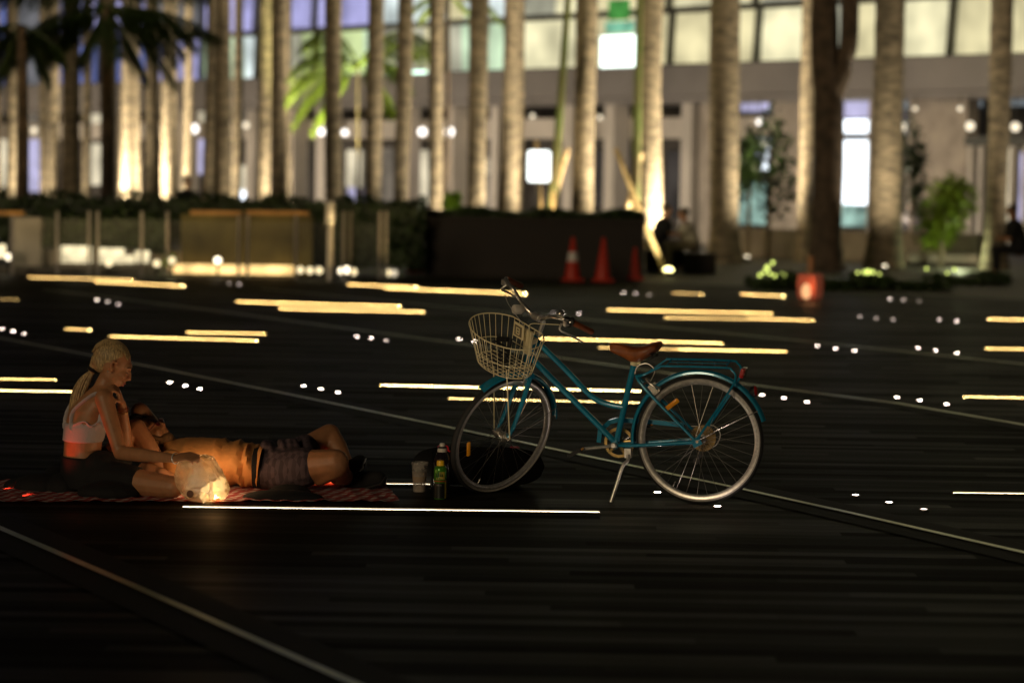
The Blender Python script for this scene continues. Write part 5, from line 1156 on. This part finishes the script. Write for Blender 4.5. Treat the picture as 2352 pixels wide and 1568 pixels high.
ol = MB(); leaf_cloud(ol, (0, 0, 0), .14, .1, .12, 120, .05, 4); pp = at(392, 600, 42.1); o = ol.build('shrub', M_leafb, None, False, fixn=False); o.location = pp; tag(o, 'tiny lime shrub lit between the cream patches and golden trough', 'shrub'); lamp('shrub_spot', 'POINT', (0, -.2, .05), 2.0, (1, 1, .5), o, shadow_soft_size=.04)
# railing
rl0 = at(450, 640, 41.6); rl0.z = 0; ra = empty('glass_railing', rl0, 0, 'glass railing with steel posts and lit timber handrail along the hedge', 'railing')
def post(x, wd, y0, m=M_steel, par=ra, base=rl0, d=41.6, nm='post'):
    p = at(x, y0, d); b = MB(); b.box((p.x - base.x, 0, p.z / 2), (wd, .05, p.z)); return b.build(nm, m, par, False)
for x in (28, 132, 205, 225, 326, 385, 549, 569, 680, 790, 806, 873, 888): post(x, .045, 485)
for x0, x1 in ((-60, 55), (438, 555), (566, 710)):
    p, q = at(x0, 485, 41.6), at(x1, 493, 41.6); b = MB(); b.box(((p.x + q.x) / 2 - rl0.x, 0, (p.z + q.z) / 2), (q.x - p.x, .09, .07)); b.build('handrail', M_rail, ra, False)
for x0, x1 in ((35, 128), (140, 200), (230, 322), (330, 380), (390, 545), (574, 676), (685, 786), (810, 870)):
    p, q = at(x0, 500, 41.6), at(x1, 500, 41.6); b = MB(); b.box(((p.x + q.x) / 2 - rl0.x, 0, .5), (q.x - p.x, .012, .80)); b.build('glass_pane', mat('clear_glass', (.8, .85, .85), .05, alpha=.03) if x0 == 35 else bpy.data.materials['clear_glass'], ra, False)
lamp('rail_spot', 'AREA', (at(570, 600, 41.6).x - rl0.x, .25, .25), 2.5, (1, .6, .2), ra, shape='RECTANGLE', size=2.0, size_y=.1, aim=(at(570, 600, 41.6).x - rl0.x, .2, 3))
p = at(760, 460, 41); o = empty('bollard_post', (p.x, p.y, 0), 0, 'tall bright steel post rising above the hedge', 'post'); b = MB(); b.cyl((0, 0, 0), (0, 0, p.z), .055, 14); b.build('post_shaft', mat('bright_steel', (.7, .68, .66), .35, .6), o); b = MB(); b.lathe([(.075, p.z - .38), (.085, p.z - .36), (.085, p.z - .02), (.06, p.z)], n=16); b.build('post_head', mat('bright_steel2', (.6, .6, .62), .25, .6), o)

# right: paved edge, planting bed, low walls, step, seats
b = MB(); quadbox(b, 1700, 2260, 0, (56.5, 54), 0, .62, .5); o = b.build('low_wall', M_stone, None, False, shift=at(1980, 600, 55)); tag(o, 'low beige stone wall behind the right-hand palms', 'wall')
b = MB(); quadbox(b, 2088, 2246, 0, 53, .05, .22, 1.5); o = b.build('step', mat('pale_step', (.75, .62, .55), .6), None, False, shift=at(2167, 600, 53)); tag(o, 'pale pinkish step below the low wall on the right', 'step')
b = MB(); quadbox(b, 1572, 1645, 0, 46.5, 0, .36, .55); o = b.build('bench', M_darkwood, None, False, bevel=.02, shift=at(1607, 620, 46.5)); tag(o, 'dark block bench under the seated person in white', 'bench')
b = MB(); quadbox(b, 1482, 1556, 0, 46.9, 0, .4, .5); o = b.build('bench', M_darkwood, None, False, bevel=.02, shift=at(1518, 620, 46.9)); tag(o, 'dark block bench under the seated person in black', 'bench')
hedge('flower_bed', 1735, 2200, 40.5, .0, .17, 1.8, 3800, M_leaf, 'long low planting bed in front of the right-hand palms', 'planting bed', .05)
hedge('flower_bed', 2190, 2330, 43.0, .0, .15, 1.5, 900, M_leaf, 'short end of planting bed under the rightmost palm', 'planting bed', .05)
Mfl = emit('lime_sparkle', (.85, 1, .22), 2.2); k = 0
for (x, y, s_) in ((1745, 632, 1), (1755, 625, 1), (1768, 628, 1), (1775, 603, 1), (1780, 634, 1), (1795, 630, 1), (1801, 633, 1), (1762, 614, 1.3), (1970, 626, .8), (1985, 625, 1), (1994, 624, 1.4), (2005, 625, 1), (2020, 629, .7), (2128, 617, .8), (2176, 627, .7), (2192, 619, .8)):
    p = at(x, y, 40.9); o = empty('garden_spike_lamp', (p.x, p.y, 0), 0, None, 'garden lamp', 'small lime lamps among the planting bed'); b = MB(); b.ell((0, 0, p.z), .026 * s_); b.build('lamp_bead', Mfl, o); b = MB(); b.cyl((0, 0, 0), (0, 0, p.z - .02), .006, 6); b.build('spike', M_black, o)
    grp = 'left cluster' if x < 1900 else ('middle cluster below the mottled palm' if x < 2050 else 'right cluster'); pool = [q for q in (1745, 1755, 1762, 1768, 1775, 1780, 1795, 1801)] if x < 1900 else ([1970, 1985, 1994, 2005, 2020] if x < 2050 else [2128, 2176, 2192])
    o['label'] = '%s lime garden lamp from the left in the %s' % (('first', 'second', 'third', 'fourth', 'fifth', 'sixth', 'seventh', 'eighth')[pool.index(x)], grp); k += 1
# red lantern on a stick
p = gp(1860, 689); o = empty('paper_lantern', (p.x, p.y, 0), .25, 'red paper lantern glowing orange on the deck before the planting bed', 'lantern'); s_ = (1858 and p.y / F)
b = MB(); b.lathe([(.15, .01), (.19, .06), (.20, .22), (.19, .36), (.16, .37)], n=4); lo = b.build('lantern_shade', mat('red_paper', (.45, .10, .06), .6, emis=(1, .25, .12), est=.10), o, False)
b = MB(); b.ell((-.10, -.12, .13), (.075, .04, .11)); b.build('lit_window', emit('lantern_flame', (1, .50, .22), 1.2), o); b = MB(); b.cyl((.0, 0, .37), (.0, 0, .62), .05, 10); b.build('chimney', mat('lantern_top', (.35, .22, .12), .6), o)
lamp('lantern_light', 'POINT', (-.1, -.3, .2), 1.6, (1, .4, .15), o, shadow_soft_size=.05)
# bright sign on the planting
p = at(1238, 382, 50); o = empty('light_box_sign', (p.x, p.y, 0), 0, 'blank glowing white square sign on a stand left of the stakes', 'sign'); b = MB(); b.box((0, 0, p.z), (.44, .1, .60)); b.build('sign_face', emit('sign_white', (.95, 1, .95), 2.6), o, False, bevel=.05); b = MB(); b.cyl((0, .06, 0), (0, .06, p.z - .2), .03, 8); b.build('stand', M_mull, o)
# traffic cones
def cone(x, yb, ht, lab, band=True, dark=False):
    p = gp(x, yb); o = empty('traffic_cone', p, 0, lab, 'traffic cone', 'traffic cones before the timber planter'); k = ht
    b = MB(); b.box((0, 0, .02), (.36 * k, .36 * k, .04)); b.build('base', M_orange, o, False, bevel=.01)
    b = MB(); b.lathe([(.135 * k, .04), (.03 * k, .70 * k), (.02 * k, .71 * k)], n=24); b.build('cone_body', M_orange, o)
    if band: b = MB(); b.lathe([(.093 * k, .32 * k), (.068 * k, .47 * k)], n=24, cap=False); b.build('reflective_band', M_conew, o)
cone(1315, 645, 1.0, 'traffic cone with a white band, left of the two bright orange ones'); cone(1385, 646, 1.0, 'plain bright orange traffic cone, right of the one with a white band', False); cone(1458, 642, .75, 'small partly hidden cone at the right end of the timber planter', False); cone(954, 627, .95, 'dim red and white cone at the left end of the timber planter')
# potted plants on the right
def plant(x, d, z0, rx, rz, m, lab, n=500, light=0, sz=.11):
    p = at(x, 560, d); o = empty('shrub', (p.x, p.y, 0), 0, lab, 'shrub'); b = MB()
    for i in range(5): leaf_cloud(b, (random.uniform(-.4, .4) * rx, random.uniform(-.3, .3) * rx, z0 + rz * (.5 + .9 * i / 5)), rx * .6, rx * .6, rz * .35, n // 5, sz, i + int(x))
    b.build('foliage', m, o, False, fixn=False); b = MB(); b.tube([(0, 0, .0), (.02, 0, z0 + rz)], [.05, .03], 8); b.build('stem', M_trunk, o)
    if light: lamp('plant_spot', 'POINT', (.2, -1.0, z0 + .2), light, (.9, 1, .55), o, shadow_soft_size=.1)
plant(2163, 52.0, .10, .80, 1.15, M_leafb, 'bright leafy shrub left of the glazed door', 1500, 26, .10)
plant(1762, 56, .4, .8, 1.9, M_leaf, 'dark shrub against the beige wall right of the wide palm', 600); plant(1718, 55.5, 1.0, .35, 1.2, M_leaf, 'dark drooping shrub before the bluish window', 450)
plant(2092, 55.5, .4, .40, 1.8, M_leaf, 'narrow dark climber on the stone wall', 400); plant(1040, 50, .9, .25, .3, M_leafb, 'small bright green shrub above the hedge at centre', 260, 14)

# background people (seated and standing)
def bgperson(x, ys, yh, d, m_top, m_leg, face, lab, seated=True):
    h = at(x, yh, d); base = V((h.x, h.y, 0)); o = empty('person', base, 0, lab, 'person'); H = h.z; s = face; b = MB()
    if seated:
        hip = V((0, 0, .50)); ch = V((.10 * s, 0, H - .42)); hd = V((.16 * s, 0, H - .11)); 
        for q in (-1, 1):
            kn = V((.42 * s, q * .12, .50)); b.cap(hip + V((0, q * .09, 0)), .085, kn, .06); b.cap(kn, .058, V((.40 * s, q * .12, .08)), .04); b.cap(V((.38 * s, q * .12, .05)), .04, V((.56 * s, q * .12, .04)), .032)
            b.cap(ch + V((0, q * .18, .06)), .05, V((.22 * s, q * .2, .68)), .04); b.cap(V((.22 * s, q * .2, .68)), .04, V((.40 * s, q * .06, .70)), .03)
    else:
        hip = V((0, 0, .92)); ch = V((0, 0, H - .45)); hd = V((0, 0, H - .11))
        for q in (-1, 1):
            b.cap(hip + V((q * .09, 0, 0)), .085, V((q * .10, 0, .5)), .06); b.cap(V((q * .10, 0, .5)), .058, V((q * .10, 0, .08)), .04); b.cap(V((q * .1, .02, .04)), .04, V((q * .11, -.14, .03)), .03)
            b.cap(ch + V((q * .19, 0, .06)), .05, V((q * .24, 0, H - .72)), .04); b.cap(V((q * .24, 0, H - .72)), .04, V((q * .2, -.12, H - .92)), .03)
    b.cap(hip, .13, ch, .15); b.cap(ch + V((0, 0, .12)), .06, hd - V((0, 0, .08)), .05); b.ell(hd, (.085, .075, .11)); b.ell(hd + V((.08 * s, 0, -.01)), (.02, .015, .02))
    b.build('body', M_skin2, o, remesh=.02, sm=2)
    t = MB(); t.cap(hip + V((0, 0, .05)), .16, ch, .175)
    for q in (-1, 1): t.cap(ch + (V((0, q * .17, .06)) if seated else V((q * .18, 0, .06))), .07, (V((.18 * s, q * .2, .74)) if seated else V((q * .24, 0, H - .70))), .06)
    t.build('shirt', m_top, o, remesh=.02, sm=3)
    l = MB()
    for q in (-1, 1):
        if seated: l.cap(hip + V((0, q * .09, 0)), .10, V((.42 * s, q * .12, .50)), .075); l.cap(V((.42 * s, q * .12, .5)), .07, V((.40 * s, q * .12, .15)), .055)
        else: l.cap(hip + V((q * .09, 0, 0)), .10, V((q * .1, 0, .15)), .06)
    l.build('trousers', m_leg, o, remesh=.02, sm=2); k = MB(); k.ell(hd + V((-.02 * s, 0, .035)), (.09, .085, .095)); k.build('hair', M_dhair, o)
bgperson(1590, 620, 478, 46.7, M_cloth_w, mat('khaki', (.40, .34, .24), .8), -1, 'seated person in a loose white shirt facing left on a dark block')
bgperson(1512, 612, 468, 47.2, M_dark, M_dark, 1, 'seated person in black beside the slanting stake')
bgperson(2344, 600, 470, 47, M_dark, M_dark, -1, 'person in dark clothes cut by the right edge beneath the palms', True)
bgperson(2095, 560, 455, 57, mat('grey_shirt', (.22, .20, .2), .8), M_dark, 1, 'distant standing person in grey by the stone wall', False)
bgperson(430, 560, 405, 60, M_dark, M_dark, 1, 'distant standing person in black right of the brightest trunk', False)
